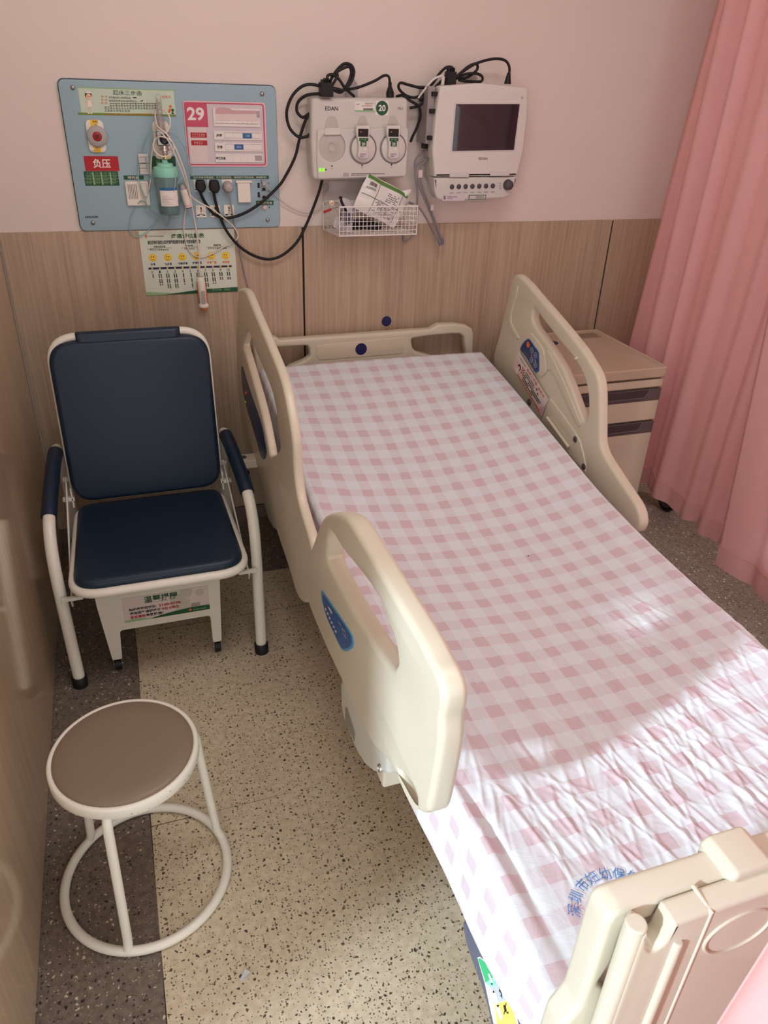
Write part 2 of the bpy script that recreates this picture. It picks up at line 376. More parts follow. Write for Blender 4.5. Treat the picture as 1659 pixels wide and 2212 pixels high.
# ------------------------------------------------------------------ medical service board
D = 0.013
bt = thing('medical_service_board', 'blue-grey medical service board with bed card, sockets and gas outlets on the wall', 'wall panel', (0.594,-0.0,1.193))
def prect(x0, z0, x1, z1, r=0.0, n=5): return rrect(x0, z0, x1, z1, r, n)
def pxr(x0, y0, x1, y1, d=D):
    a, b_ = W(x0,y0,d), W(x1,y1,d); return min(a.x,b_.x), min(a.z,b_.z), max(a.x,b_.x), max(a.z,b_.z)
slab_obj('shadow_gap_plate', bt, mat('shadow_gap_dark', (70,84,94), 0.5), prect(0.2545,1.1895,0.9335,1.637,0.022), [], 0.009, 0.001, wallF(0.001))  # dark rim colour stands for the shadow gap around the board
slab_obj('board', bt, BOARD, prect(0.2575,1.1925,0.9305,1.634,0.02), [], 0.007, 0.0012, wallF(0.006), h0=0.007)
for (x, y) in ((157,189),(566,203),(201,481),(578,475)):
    p = W(x, y); MB().lathe([(0,0.006),(0.005,0.0055),(0.0068,0.003),(0.007,0)], (p.x,-0.013,p.z), (0,-1,0), STEEL, 16).build('mounting_screw', bt)
FW = wallF(D); pw = pixW(D)
def plate(name, x0, y0, x1, y1, m, parent, thick=0.006, r=0.006, bev=0.0015, d=D, holes=(), label=None):
    return slab_obj(name, parent, m, rrect(*pxr(x0,y0,x1,y1,d), r), list(holes), thick, bev, wallF(d), h0=thick, label=label)
# banner
g = Gfx(FW, pw); g.rect(168,190,380,252, BANNER); g.rect(168,243,380,252, GRASS, 1)
g.rect(168,190,380,194, LGREEN, 1)
for (px,py,r,m,l) in ((191,206,7.5,HAIR,2),(192,209,6,SKIN,3)): g.disc(px,py,r,m,l)
g.rect(185,197,196,202,WHITE,4); g.poly([(188,216),(198,216),(199,231),(189,231)],WHITE,3); g.rect(190,231,193,243,SKIN,3); g.rect(195,231,198,243,SKIN,3); g.rect(189,243,194,246,WHITE,4); g.rect(195,243,200,246,WHITE,4)
g.poly([(188,217),(186,227),(188,229),(190,219)],SKIN,4); g.poly([(198,217),(202,221),(201,224),(198,221)],SKIN,4); g.disc(190,208,1,BLACK,4); g.disc(194.5,209,1,BLACK,4)
g.text('起床三步曲', 243,194,306,207, GREEN, 2)
for k,(y,t) in enumerate(((206,'第一步'),(213.5,'第二步'),(220,'第三步'))): g.text(t, 218,y,232,y+5, ORANGE, 2)
g.text('先平躺在床上30秒再坐起。', 235,208,284,214, BLACK, 2); g.text('坐起后在床边坐30秒再站立。', 235,215,297,221, BLACK, 2)
g.dashes(237,222.5,345,228.5,BLACK,2,18); g.dashes(226,230,345,236,BLACK,2,20); g.dashes(226,237,282,241,BLACK,2,9)
g.dashes(227,245,330,249,ORANGE,3,18); g.text('防跌卡', 350,206,369,213, ORANGE, 2)
g.poly([(287,210),(295,210),(295,212),(287,212)],BLACK,2); g.poly([(302,219),(309,219),(308,216)],BLACK,2)
g.disc(368,230,3,ORANGE,2); g.disc(373,238,3,GREEN,2); g.poly([(362,242),(366,234),(370,236),(367,244)],ORANGE,2); g.poly([(370,246),(372,240),(377,247)],GREEN,2)
g.build('instruction_banner', bt, 'pale green banner with a nurse figure and dark lines of text')
# vacuum outlet
vo_ = plate('vacuum_outlet', 183,258,231,329, PLATE, bt, 0.008, 0.016, 0.002, label='ivory outlet plate with yellow stripe and grey ring round a red centre')
g = Gfx(wallF(D+0.008), pixW(D+0.008)); g.rect(194,258.5,219,329, YELLOW, 0); g.text('VAC', 199,260,212,265, BLACK, 1, 0.02); g.dashes(199,324.5,216,326.5,BLACK,1,10)
g.disc(206.5,269,2.2,GREYP,1); g.disc(209,320,2.4,GREYP,1); g.build('yellow_stripe', vo_)
p = W(210,294.5,0.02); MB().lathe([(0.013,0.010),(0.028,0.010),(0.031,0.007),(0.031,0),(0.013,0)], (p.x,-0.021,p.z), (0,-1,0), GREYPL, 40).build('outlet_ring', vo_)
MB().lathe([(0,0.009),(0.014,0.009),(0.0165,0.007),(0.0165,0)], (p.x,-0.022,p.z), (0,-1,0), mat('red_button', (170,34,34), 0.4), 32).build('red_centre', vo_)
MB().box((p.x-0.006,-0.0325,p.z-0.006), (p.x+0.006,-0.0305,p.z+0.006), mat('dark_red', (96,24,24), 0.5)).build('centre_marker', vo_)
# red sign
g = Gfx(FW, pw); g.rect(180,337,258.5,369.5, RED, 0); g.text('负压', 199,343,240,363, WHITE, 1, 0.02)
g.rect(180,370,258.5,401, GREEN, 0)
for r_ in range(4): g.dashes(187,373+r_*7,199,376.5+r_*7,LGREEN,1,3); g.dashes(205,373+r_*7,217,376.5+r_*7,LGREEN,1,4); g.dashes(223,373+r_*7,236,376.5+r_*7,LGREEN,1,4); g.dashes(241,373+r_*7,252,376.5+r_*7,LGREEN,1,4)
for r_ in range(3): g.rect(184,378.5+r_*7,256,379+r_*7,LGREEN,1)
for c_ in (202,220,239): g.rect(c_,372,c_+0.5,399,LGREEN,1)
g.build('pressure_sign', bt, 'red and green sign with two white characters')
# call unit
g = Gfx(FW, pw); g.rect(266.5,379,311,388, GREEN, 0); g.text('呼叫器', 276,380.5,301,387, WHITE, 1, 0.01); g.build('call_unit_label', bt)
cu = plate('call_unit', 269,391,325,443, PLATE, bt, 0.012, 0.006, 0.002, label='ivory call unit with a slotted speaker grille')
g = Gfx(wallF(D+0.012), pixW(D+0.012))
for k in range(6): g.poly([(275.5+k*3.5,398),(276.5+k*3.5,398),(280.5+k*3.5,430),(279.5+k*3.5,430)], BLACK, 0)
g.build('speaker_grille', cu)
plate('call_connector', 303,395,319,424, EQUIP2, cu, 0.014, 0.004, 0.003, d=D+0.010)
# gas outlet behind the oxygen set
plate('oxygen_outlet', 327,261,371,344, PLATE, bt, 0.008, 0.014, 0.002)
g = Gfx(FW, pw); g.rect(326,337,381,366, GREEN, 0); g.dashes(337,345,347,361,LGREEN,1,3); g.build('oxygen_label', bt)
# bed card
bc = plate('bed_card', 394,217,578,360.5, PINKP, bt, 0.003, 0.012, 0.0008, label='pink bordered bed card numbered 29 with sliding name strips')
DC = D+0.003; g = Gfx(wallF(DC), pixW(DC)); x0,z0,x1,z1 = pxr(396.5,220,575,357.5,DC)
g.poly(rrect(x0,z0,x1,z1,0.009), MAG, 0, True); x0,z0,x1,z1 = pxr(399.5,223,572,354.5,DC); g.poly(rrect(x0,z0,x1,z1,0.006), CARD, 1, True)
g.rect(397.5,221,450,274.5, MAG, 2); g.text('29', 403,231,442,261, WHITE, 3, 0.03); g.rect(407,275,450,350,PALEP,2)
g.rect(411,286,447,297.5, RED, 3); g.dashes(415,288.5,443,295,PINKP,4,6); g.rect(412.5,303,448,314, RED, 3); g.dashes(419,305.5,439,311.5,PINKP,4,4); g.build('printed_face', bc)
for (a, kind) in (((459,233,562,274.5),0),((461,282.5,566,303),1),((463,307.5,567.5,327.5),2),((465,332,569,350.5),3)):
    st = plate('name_strip', *a, WHITE, bc, 0.003, 0.002, 0.0006, d=DC+0.0018)
    DS = DC+0.0048; g = Gfx(wallF(DS), pixW(DS))
    if kind == 0:
        g.rect(464,237,561,262,PALEP,0); g.poly([(465,245),(466,234),(480,231.5),(495,234),(503,238),(560,240),(560,246),(466,246)],ROSEP,1); g.rect(554,240,561,254,GREYP,2)
        for k in range(8): g.rect(468+k*11,263,468.6+k*11,267,GREYP,1)
        g.rect(464,267,558,267.5,GREYP,1)
    else:
        yy = a[1]; t = ['护理','饮食','特殊饮食'][kind-1]
        if kind == 1: g.text(t, 467,289,479.5,296, BLACK,1,0.02); cells = [485,504,524,544,563]; blue=(524,288,544,299,'二级')
        if kind == 2: g.text(t, 469,314,481,321, BLACK,1,0.02); cells = [487,506,526,546,565]; blue=(506,312,526,323,'普食')
        if kind == 3: g.text(t, 466.5,338.5,487.5,345, BLACK,1,0.02); cells = [489,504,519.5,535,551,566]; blue=None
        for c_ in cells: g.rect(c_, yy+4, c_+0.4, yy+16, GREYP, 1)
        g.rect(cells[0],yy+4,cells[-1],yy+4.3,GREYP,1); g.rect(cells[0],yy+16,cells[-1],yy+16.3,GREYP,1)
        if blue: g.rect(*blue[:4], BLUE, 2); g.text(blue[4], blue[0]+5, blue[1]+3, blue[2]-5, blue[3]-3, CARD, 3)
        else: g.rect(551,yy+4,566,yy+15,GREYP,2)
    g.build('strip_print', st)
# socket row
g = Gfx(FW, pw); g.rect(410.5,379.5,581,386.5, GREEN, 0); g.text('治疗设备专用插座，为了您的安全，请勿用于手机充电，谢谢配合！', 417,381,576,385.3, WHITE, 1); g.build('socket_notice', bt)
g = Gfx(FW, pw); g.rect(553,433.5,591,443, GREEN, 0); g.text('床头灯开关', 556,435.5,588,441.5, WHITE, 1, 0.01)
g.build('switch_label', bt); g = Gfx(FW, pw); g.text('KAICHUN', 184,466.5,212,470.5, BLACK, 1, 0.03); g.build('maker_mark', bt)
SOCK = []
for (x0,y0,x1,y1) in ((417,388,441,414),(447,388,471,414),(478,387,502,413),(422,443.5,446,469.5),(452.5,443,476.5,469),(482.5,442.5,506.5,468.5)):
    so = plate('socket', x0,y0,x1,y1, PLATE, bt, 0.004, 0.003, 0.001)
    g = Gfx(wallF(D+0.004), pixW(D+0.004)); cx = (x0+x1)/2
    g.poly([(cx-1.5,y0+4),(cx+0.8,y0+4),(cx+2,y0+8),(cx+0.5,y0+10.5),(cx-1,y0+8)],BLACK,0); g.disc(cx+0.2,y0+12.5,1.4,BLACK,0); g.disc(cx+0.3,y0+16.5,0.9,BLACK,0); g.disc(cx+0.5,y0+19.5,1.1,BLACK,0)
    g.poly([(cx-8.5,y0+21),(cx-2.5,y0+19),(cx-2,y0+22),(cx-8.5,y0+23)],BLACK,0); g.poly([(cx+3.5,y0+19),(cx+9.5,y0+20.5),(cx+9.5,y0+22.6),(cx+3.8,y0+22)],BLACK,0)
    g.build('socket_holes', so); SOCK.append(so)
fl = plate('flip_cover', 511,391,541,436.5, PLATE, bt, 0.014, 0.003, 0.003, label='ivory hinged flap beside the sockets'); plate('hinge_bar', 508,389,543,393.5, PLATE, fl, 0.017, 0.0015, 0.001)
for (x0,y0,x1,y1) in ((556,395,561,406),(556.5,415,561.5,426)): a = pxr(x0,y0,x1,y1); MB().box((a[0],-D-0.002,a[1]),(a[2],-D,a[3]), BLACK).build('usb_port', bt)
for (x0,y0,x1,y1) in ((564,389,575,400),(564.5,403,575,414),(565,420,575.5,431)):
    pj = plate('network_port', x0,y0,x1,y1, GREYPL, bt, 0.003, 0.001, 0.0006); g = Gfx(wallF(D+0.003), pixW(D+0.003)); g.poly([(x0+1.5,y1-2),(x1-1.5,y1-2),(x1-1.5,y0+5),(x0+7.5,y0+2.5),(x0+3.5,y0+2.5),(x0+1.5,y0+5)],BLACK,0); g.build('port_opening', pj)
for y_ in (394,411,428): g = Gfx(FW, pw); g.line([(578.5,y_+4),(580.5,y_),(582.5,y_+4)], 0.0012, BLACK, 0); g.build('port_mark', bt)
g = Gfx(FW, pw); g.poly([(580,448),(583,446),(583,450.5)],BLACK,0); g.build('button_mark', bt)
p = W(571.5,448.5); MB().lathe([(0,0.007),(0.0066,0.006),(0.0085,0.003),(0.0085,0)], (p.x,-D,p.z), (0,-1,0), mat('button_pinkish', (216,196,188), 0.3), 24).build('light_button', bt)
# ------------------------------------------------------------------ pain scale poster
FACEY = mat('face_yellow', (244,208,70), 0.5); PD = 0.0095; pt = MB(); x0,x1 = 0.4405,0.765; z0,z1 = 0.9695,1.1885
FP = wallF(PD)
def qp(x, y):   # crop coordinates of the sheet, 0..1659 by 0..1395
    return pixW(PD)(300+x/7.541, 495+y/7.541)
po = MB().box((x0,-PD,z0),(x1,-PD+0.0008,z1),PAPER).build('pain_scale_poster', loc=((x0+x1)/2,-PD,z0)); tag(po, 'pale paper pain scale poster with six yellow faces under the blue board', 'poster')
g = Gfx(FP, qp)
g.text('疼痛评估量表', 520,75,1065,140, GREEN, 1, 0.015); g.poly([(95,110),(125,85),(135,110),(122,155)],ORANGE,1); g.dashes(152,103,400,126,GREEN,1,13)
g.text('请在图表根据您出现疼痛程度的数字或者告知您的医护人员', 137,188,1005,228, BLACK, 1, 0.02)
for (t,a,b_,sub,s0,s1) in (('无痛/轻度疼痛',235,430,'',180,495),('中度疼痛',755,880,'',740,910),('重度疼痛',1215,1335,'',1130,1440)):
    yy = 270 if a<500 else (255 if a<1000 else 245); g.text(t, a,yy,b_,yy+28, BLACK,1,0.01); g.dashes(s0,yy+52,s1,yy+74,BLACK,1,9)
g.line([(140,345),(145,318),(530,300),(530,325)],0.0006,BLACK,1); g.line([(705,330),(700,300),(950,290),(955,320)],0.0006,BLACK,1); g.line([(1100,315),(1098,292),(1468,280),(1470,305)],0.0006,BLACK,1)
for k,(x,y) in enumerate(((225,465),(472,460),(708,450),(942,440),(1180,435),(1413,430))):
    g.disc(x,y,63,YELLOW,1); g.disc(x+12,y-8,48,FACEY,2); g.disc(x-16,y-14,9,BLACK,3); g.disc(x+16,y-14,9,BLACK,3)
    if k < 3: g.line([(x-24,y+20),(x-8,y+30),(x+10,y+30),(x+26,y+18)],0.0009,HAIR,3)
    else: g.line([(x-22,y+32),(x-6,y+24),(x+10,y+24),(x+24,y+32)],0.0009,HAIR,3)
    t = ['无痛','轻点痛','轻微疼痛','疼痛明显','疼痛严重','剧烈痛'][k]; w_ = 20*len(t); g.text(t, x-w_+5,y+90,x+w_+5,y+125, NAVY if k<4 else ORANGE, 1, 0.02)
a_, b_ = qp(162,642), qp(1507,602); d_ = (b_-a_).normalized(); n_ = Vector((-d_.y,d_.x))*0.0034
g.poly([a_-n_, b_-n_, b_+d_*0.002, b_+n_, a_+n_, a_-d_*0.002], NAVY, 1, True)
for k in range(11):
    x = 218+123.5*k; y = 642-4.0*k; g.disc(x,y,15,YELLOW,2); g.text(str(k), x-(14 if k<10 else 24),y+38,x+(14 if k<10 else 26),y+78, BLACK,1)
    n1 = [1,3,4,4,3,4,1,4,3,2,2][k]
    for c_ in range(1 if k in (0,4,5) else 2):
        x_ = x+(12 if k in (0,4,5) else -14+c_*34)
        for j in range(n1*3): g.rect(x_-9+j*3.0, y+92+j*21, x_+10+j*3.0, y+108+j*21, BLACK, 1) if j % 4 != 3 else g.rect(x_-4+j*3, y+92+j*21, x_+10+j*3, y+98+j*21, BLACK, 1)
u0,v0,u1,v1 = x0,z0,x1,z1
g.poly([(u0,v0),(u0+0.11,v0),(u0+0.08,v0+0.006),(u0,v0+0.013)], LGREEN, 1, True); g.poly([(u0+0.06,v0),(u1,v0),(u1,v0+0.016),(u0+0.21,v0+0.014),(u0+0.14,v0+0.008)], GREEN, 2, True)
g.dashes(1200,968,1345,995,LGREEN,3,8); g.dashes(1390,965,1490,992,LGREEN,3,6)
g.build('poster_print', po)
# ------------------------------------------------------------------ round blue stickers
p = W(835,694,0.009); o = MB().lathe([(0,0.0010),(0.0205,0.0010),(0.0205,0)], (p.x,-0.0079,p.z), (0,-1,0), NAVY, 40).build('round_sticker'); tag(o, 'round navy sticker on the wood panelling above the headboard', 'sticker')
# ------------------------------------------------------------------ plugs and cords
def cord(b, pts, r, m, n=8, sub=5): return b.tube([W(x, y, d) for (x, y, d) in pts], r, m, n, sub)
def plug_body(parent, x, y, w, h, m, d0=D+0.004, thick=0.030, name='plug'):
    xa, za, xb, zb = pxr(x-w/2, y-h*0.55, x+w/2, y+h*0.45, d0)
    cx = (xa+xb)/2; hw = (xb-xa)/2; out = [(cx-hw*0.75,zb),(cx+hw*0.75,zb),(cx+hw,(za*0.55+zb*0.45)),(cx+hw*0.8,za+0.008),(cx+hw*0.35,za),(cx-hw*0.35,za),(cx-hw*0.8,za+0.008),(cx-hw,(za*0.55+zb*0.45))]
    return slab_obj(name, parent, m, fillet(out, 0.006, 4), [], thick, 0.007, wallF(d0), h0=thick)
CA = thing('power_cord', 'black power cord from the first black plug, coiled beside the charging cradle', 'cable', tuple(W(432,402)), 'black mains cords')
plug_body(CA, 432, 402, 25, 27, BLK)
q = lambda x, y, d: (600+x/2.9625, 110+y/2.9625, d)
b = MB(); cord(b, [(432,411,.030),(436,424,.026),(446,442,.020),(462,462,.020),(486,471,.026),(520,464,.034),(560,441,.038),(600,404,.034),q(50,800,.03),q(110,680,.035),q(140,560,.04),q(175,450,.045),q(205,400,.05),q(160,425,.04),q(122,385,.035),q(132,325,.035),q(190,282,.045),q(290,270,.06),q(350,240,.07),q(420,250,.075),q(465,205,.07),q(488,140,.065),q(470,92,.06),q(425,83,.06),q(378,125,.06),q(335,195,.065),q(330,265,.07),q(260,222,.06),q(170,220,.05),q(95,285,.045),q(57,390,.04),q(75,490,.04),q(130,548,.045),q(185,548,.05),q(216,518,.05)], 0.0049, BLK, 10, 6); b.build('cable', CA)
b = MB(); cord(b, [q(330,262,.075),q(352,215,.08),q(382,160,.08),(728.5,155,.08),q(450,100,.075),q(470,135,.07),q(452,200,.07),q(410,262,.075),q(370,255,.08),q(330,205,.075),q(318,162,.07),q(350,152,.07),q(392,182,.075),q(432,240,.075),q(490,292,.06)], 0.0046, BLK, 10, 6); b.build('coiled_cable', CA)
b = MB(); cord(b, [q(360,255,.075),q(440,248,.07),q(520,232,.065),q(620,192,.06),q(680,158,.06),q(710,165,.06),q(718,205,.06)], 0.0044, BLK, 10, 6); b.build('lead_cable', CA)
b = MB(); P0 = W(*q(718,200,.06)); P1 = W(*q(718,298,.06)); b.tube([P0,P0.lerp(P1,.35)],0.006,BLK,12,curve=False); b.tube([P0.lerp(P1,.3),P0.lerp(P1,.65)],[0.007,0.0135],BLK,14,curve=False); b.tube([P0.lerp(P1,.65),P1],0.0135,BLK,14,curve=False); b.build('connector', CA, bevel=0.001)
b = MB(); c0 = W(*q(310,245,.085)); b.box((c0.x-0.021,-0.10,c0.z-0.022),(c0.x+0.021,-0.062,c0.z+0.02),BLK)
for k in range(4): b.box((c0.x-0.016+k*0.009,-0.098,c0.z+0.018),(c0.x-0.011+k*0.009,-0.068,c0.z+0.034-0.004*abs(k-1.5)),BLK)
b.build('cable_clamp', CA, bevel=0.003)
CB = thing('power_cord', 'black power cord from the second black plug, looping low over the wood panel', 'cable', tuple(W(461,402)), 'black mains cords')
plug_body(CB, 461.5, 403, 26, 28, BLK)
b = MB(); cord(b, [(461,412,.030),(464,428,.028),(469,448,.026),(476,470,.030),(492,503,.030),(518,533,.032),(550,553,.034),(582,560,.034),(612,550,.034),(642,522,.036),(664,480,.036),(680,440,.036),(692,405,.034),(699,372,.030)], 0.0049, BLK, 10, 6); b.build('cable', CB)
CC = thing('power_cord', 'black power cord coiled over the fetal monitor and plugged into its top', 'cable', tuple(W(*q(1130,180,.06))), 'black mains cords')
b = MB(); cord(b, [q(760,292,.03),q(800,285,.05),q(850,320,.06),q(900,355,.06),q(912,415,.055),q(890,490,.05),q(862,550,.045),q(850,582,.04)], 0.0046, BLK, 10, 6)
cord(b, [q(845,365,.05),q(905,350,.055),q(960,300,.06),q(1000,240,.06),q(1050,190,.06),q(1090,140,.06),q(1120,110,.06),q(1080,105,.06),q(1035,145,.06),q(985,215,.06),q(920,235,.06),q(840,218,.06),q(785,205,.06),q(775,240,.055),q(820,285,.05),q(880,298,.05),q(940,270,.055),q(1010,250,.06),q(1090,210,.065),q(1160,150,.065),q(1220,100,.065),q(1270,82,.065),q(1275,120,.06),q(1220,165,.06),q(1160,185,.06),q(1230,195,.07),q(1300,195,.07),q(1308,165,.07),q(1270,145,.07),q(1200,150,.07),q(1120,190,.07)], 0.0046, BLK, 10, 6); b.build('cable', CC)
b = MB(); cord(b, [q(1130,180,.075),q(1190,130,.075),q(1260,85,.075),q(1340,58,.075),q(1410,50,.075),q(1460,65,.075),q(1482,105,.075),q(1480,150,.075)], 0.0044, BLK, 10, 6); b.build('lead_cable', CC)
b = MB(); P0 = W(*q(1479,140,.075)); P1 = W(*q(1470,212,.075)); b.tube([P0,P1],[0.006,0.0125],BLK,14,curve=False); b.build('connector', CC, bevel=0.001)
b = MB(); c0 = W(*q(1112,175,.085)); b.box((c0.x-0.017,-0.095,c0.z-0.022),(c0.x+0.015,-0.06,c0.z+0.02),BLK)
for k in range(3): b.box((c0.x-0.014+k*0.009,-0.092,c0.z+0.018),(c0.x-0.009+k*0.009,-0.066,c0.z+0.032),BLK)
b.build('cable_clamp', CC, bevel=0.003)
b = MB(); c0 = W(*q(945,290,.055)); b.tube([W(*q(905,310,.055)),W(*q(985,265,.055))],0.010,BLK,12,curve=False); b.tube([W(*q(930,330,.05)),W(*q(970,315,.05))],0.012,BLK,12,curve=False); b.build('ferrite_core', CC, bevel=0.002)
GP = thing('power_cord', 'grey cord from the round grey plug running down behind the bed head', 'cable', tuple(W(490,402)))
p = W(491,403,D); MB().lathe([(0,0.032),(0.011,0.031),(0.015,0.027),(0.0165,0.018),(0.019,0.014),(0.019,0)], (p.x,-D-0.004,p.z), (0,-1,0), GREYPL, 32).build('plug', GP)
b = MB(); cord(b, [(493,408,.040),(497,430,.034),(501,455,.024),(506,480,.018),(512,510,.014),(522,560,.014),(535,615,.016),(553,665,.018),(578,712,.020),(602,755,.022),(622,788,.024)], 0.0026, GREYT, 8, 6); b.build('cable', GP)
NT = thing('network_cable', 'thin pale network cable from the wall port to the charging cradle', 'cable', tuple(W(571,394)))
p = W(569.5,395.5,D+.012); MB().box((p.x-0.006,-0.034,p.z-0.007),(p.x+0.006,-0.016,p.z+0.007),GREYPL).build('plug', NT, bevel=0.001)
b = MB(); cord(b, [(572,397,.03),(582,408,.028),(598,425,.02),(620,444,.014),(640,455,.012),(662,461,.012),(680,457,.012),(697,443,.014),(707,420,.018),(710,395,.02),(709,385,.02)], 0.0019, mat('pale_grey_cord', (196,188,184), 0.5), 8, 6); b.build('cable', NT)
b = MB(); cord(b, [(702,420,.02),(699,408,.025),(704,398,.026),(710,403,.026),(706,413,.025),(700,414,.022)], 0.0022, GREYT, 8, 5); b.build('cable_tie', NT)
# ------------------------------------------------------------------ oxygen set on the board
OX = thing('oxygen_humidifier', 'oxygen flowmeter with teal humidifier bottle hanging on the service board', 'medical device', tuple(W(364,462,.06)))
q8 = lambda x, y, d: (160+x/6.504, 180+y/6.504, d)
pb = W(363,420,.065); zt = W(363,377,.065).z; zb = W(366,463,.065).z
MB().lathe([(0,0),(0.030,0),(0.0335,0.004),(0.0345,0.03),(0.0365,zt-zb)], (pb.x,-0.065,zb), (0,0,1), BOTTLE, 40).build('bottle', OX)
MB().lathe([(0,0.001),(0.031,0.001),(0.0315,0.03)], (pb.x,-0.065,zb+0.003), (0,0,1), mat('bottle_water', (86,132,132), 0.1, trans=0.4), 32).build('water', OX)
MB().lathe([(0.038,0),(0.0385,0.002),(0.0385,0.026),(0.036,0.029),(0.026,0.031),(0.024,0.040),(0.010,0.041),(0.009,0.05),(0,0.05)], (pb.x,-0.065,zt-0.006), (0,0,1), TEALCAP, 40).build('bottle_cap', OX)
G_ = []
for i in range(13):
    a = -PI/2-0.1 + (i-5)*0.14; G_.append([Vector((pb.x+0.0372*math.cos(a), -0.065+0.0372*math.sin(a), z_)) for z_ in (zb+0.03, zb+0.03+(zt-zb)*0.46)])
b = MB().grid(G_, WHITE); G_ = [[v+Vector((0,-0.0003,0))+ (v-Vector((pb.x,-0.065,v.z)))*0.01 for v in (r[1]*0.86+r[0]*0.14, r[1])] for r in G_]; b.grid(G_, BLUE)
for k in range(6):
    zz = zb+0.036+k*0.005
    b.grid([[Vector((pb.x+0.0378*math.cos(a), -0.065+0.0378*math.sin(a), zz)), Vector((pb.x+0.0378*math.cos(a), -0.065+0.0378*math.sin(a), zz+0.0009))] for a in [-PI/2-0.1+(i-4)*0.12 for i in range(9-(k % 3)*2)]], GREYP)
b.build('bottle_label', OX)
b = MB(); pt_ = W(346,220,.05); zt2 = W(344,206,.05).z; zb2 = W(350,284,.05).z; x_ = W(349,284,.05).x
b.lathe([(0,zt2-zb2+0.004),(0.006,zt2-zb2+0.003),(0.009,zt2-zb2-0.004),(0.0095,0)], (x_,-0.05,zb2), (0,0,1), GLASS, 24); b.build('flow_tube', OX)
b = MB(); b.lathe([(0.0,0.0),(0.0125,0.0),(0.0125,0.035),(0,0.036)], (x_,-0.05,zb2+0.002), (0,0,1), mat('frosted_sleeve', (210,204,206), 0.15, trans=0.6, alpha=0.6), 24); b.tube([(x_-0.004,-0.05,zb2),(x_-0.004,-0.05,zt2-0.01)],0.0016,GREYPL,8,curve=False); b.build('flow_scale', OX)
b = MB(); c0 = W(351,298,.05); b.box((c0.x-0.019,-0.068,c0.z-0.022),(c0.x+0.021,-0.035,c0.z+0.022),STEEL); b.build('valve_body', OX, bevel=0.004)
b = MB(); b.lathe([(0.012,0),(0.0155,0.006),(0.0155,0.016),(0.011,0.02),(0.008,0.018),(0,0.018)], (c0.x+0.004,-0.066,c0.z-0.002), (0,-1,0), mat('navy_knob', (30,34,52), 0.35), 24); b.build('flow_knob', OX)
b = MB(); b.lathe([(0.012,0),(0.012,-0.008),(0.017,-0.009),(0.017,-0.014),(0.0095,-0.016),(0.008,-0.04)], (c0.x+0.003,-0.055,c0.z-0.022), (0,0,1), CHROME, 24); b.build('outlet_stem', OX)
b = MB(); b.tube([(c0.x,-0.014,c0.z),(c0.x,-0.045,c0.z)],0.017,STEEL,20,curve=False); b.build('wall_adapter', OX)
b = MB(); p = W(362,339,.07); b.lathe([(0,0.006),(0.005,0.005),(0.006,0)], (p.x,-0.07,p.z), (0,-1,0), YELLOW, 16); b.build('relief_cap', OX)
OT = MB()
def t8(pts, r=0.0021): cord(OT, [q8(*a) for a in pts], r, TEAL, 8, 6)
t8([(960,960,.03),(985,860,.04),(1030,760,.05),(1090,695,.06),(1200,670,.075),(1330,680,.075),(1430,740,.06),(1520,850,.05),(1590,1000,.04),(1640,1180,.03),(1655,1300,.03),(1610,1270,.06),(1540,1310,.075),(1420,1440,.08),(1360,1560,.085),(1345,1720,.08),(1345,1850,.05),(1320,1990,.03),(1295,1990,.03),(1240,1890,.03)])
t8([(1330,1180,.07),(1410,1200,.09),(1420,1400,.095),(1380,1600,.095),(1340,1780,.08),(1375,1890,.05),(1450,1900,.04),(1530,1840,.04)])
t8([(1010,1040,.03),(1050,1230,.04),(1120,1420,.04),(1190,1560,.04),(1235,1720,.04),(1215,1870,.03),(1130,1840,.025),(1050,1760,.03),(1000,1680,.035),(940,1655,.03),(870,1730,.02),(810,1850,.018),(782,1960,.018),(790,2070,.018),(850,2140,.018),(930,2145,.018),(1020,2090,.02),(1110,2000,.02),(1190,1900,.025)])
t8([(905,1130,.02),(900,1300,.03),(930,1450,.04),(985,1580,.04),(1020,1700,.04),(1080,1800,.035),(1180,1880,.03)])
o = OT.build('oxygen_tubing'); tag(o, 'coil of thin teal oxygen tubing looped round the humidifier bottle', 'tubing')
# small hanging packet
b = MB(); a = W(298,332,.022); c_ = W(324,376,.022)
b.box((a.x,-0.026,c_.z),(c_.x,-0.022,a.z),mat('packet_film', (214,206,204), 0.25, var=0.1, scale=80)); pk = b.build('paper_packet', bevel=0.001); tag(pk, 'small white printed packet hanging left of the oxygen bottle', 'packet')
g = Gfx(wallF(0.026), pixW(0.026)); 
for k in range(6): g.dashes(301+k*0.5,338+k*6,320+k*0.5,341+k*6,GREYP if k % 2 else BLACK,0,7)
g.rect(299,353,322,354,BLACK,1); g.build('packet_print', pk)
# call handset
HS = thing('call_handset', 'white and orange nurse call handset hanging in front of the pain scale', 'handset', tuple(W(436,668,.03)))
p0 = W(433,598,.03); p1 = W(437,669,.03); hx = (p0.x+p1.x)/2+0.002
G_ = []; H_ = p0.z-p1.z
prof = [(0,0.007),(0.02,0.0105),(0.08,0.0125),(0.30,0.0135),(0.55,0.0125),(0.76,0.0118),(0.80,0.0125),(0.84,0.0165),(0.92,0.0165),(0.945,0.013)]
b = MB(); n_ = 20
for (t, r) in prof: G_.append([Vector((hx+0.003*t+1.05*r*math.cos(2*PI*k/n_), -0.03+0.85*r*math.sin(2*PI*k/n_), p0.z-H_*t)) for k in range(n_+1)])
b.grid(G_, PLATE); b.build('handset_body', HS)
b = MB(); b.tube([(hx+0.003,-0.03,p0.z-H_*0.93),(hx+0.003,-0.03,p0.z-H_)],0.0105,ORANGEP,16,curve=False); b.build('call_button', HS, bevel=0.001, label='orange end button')
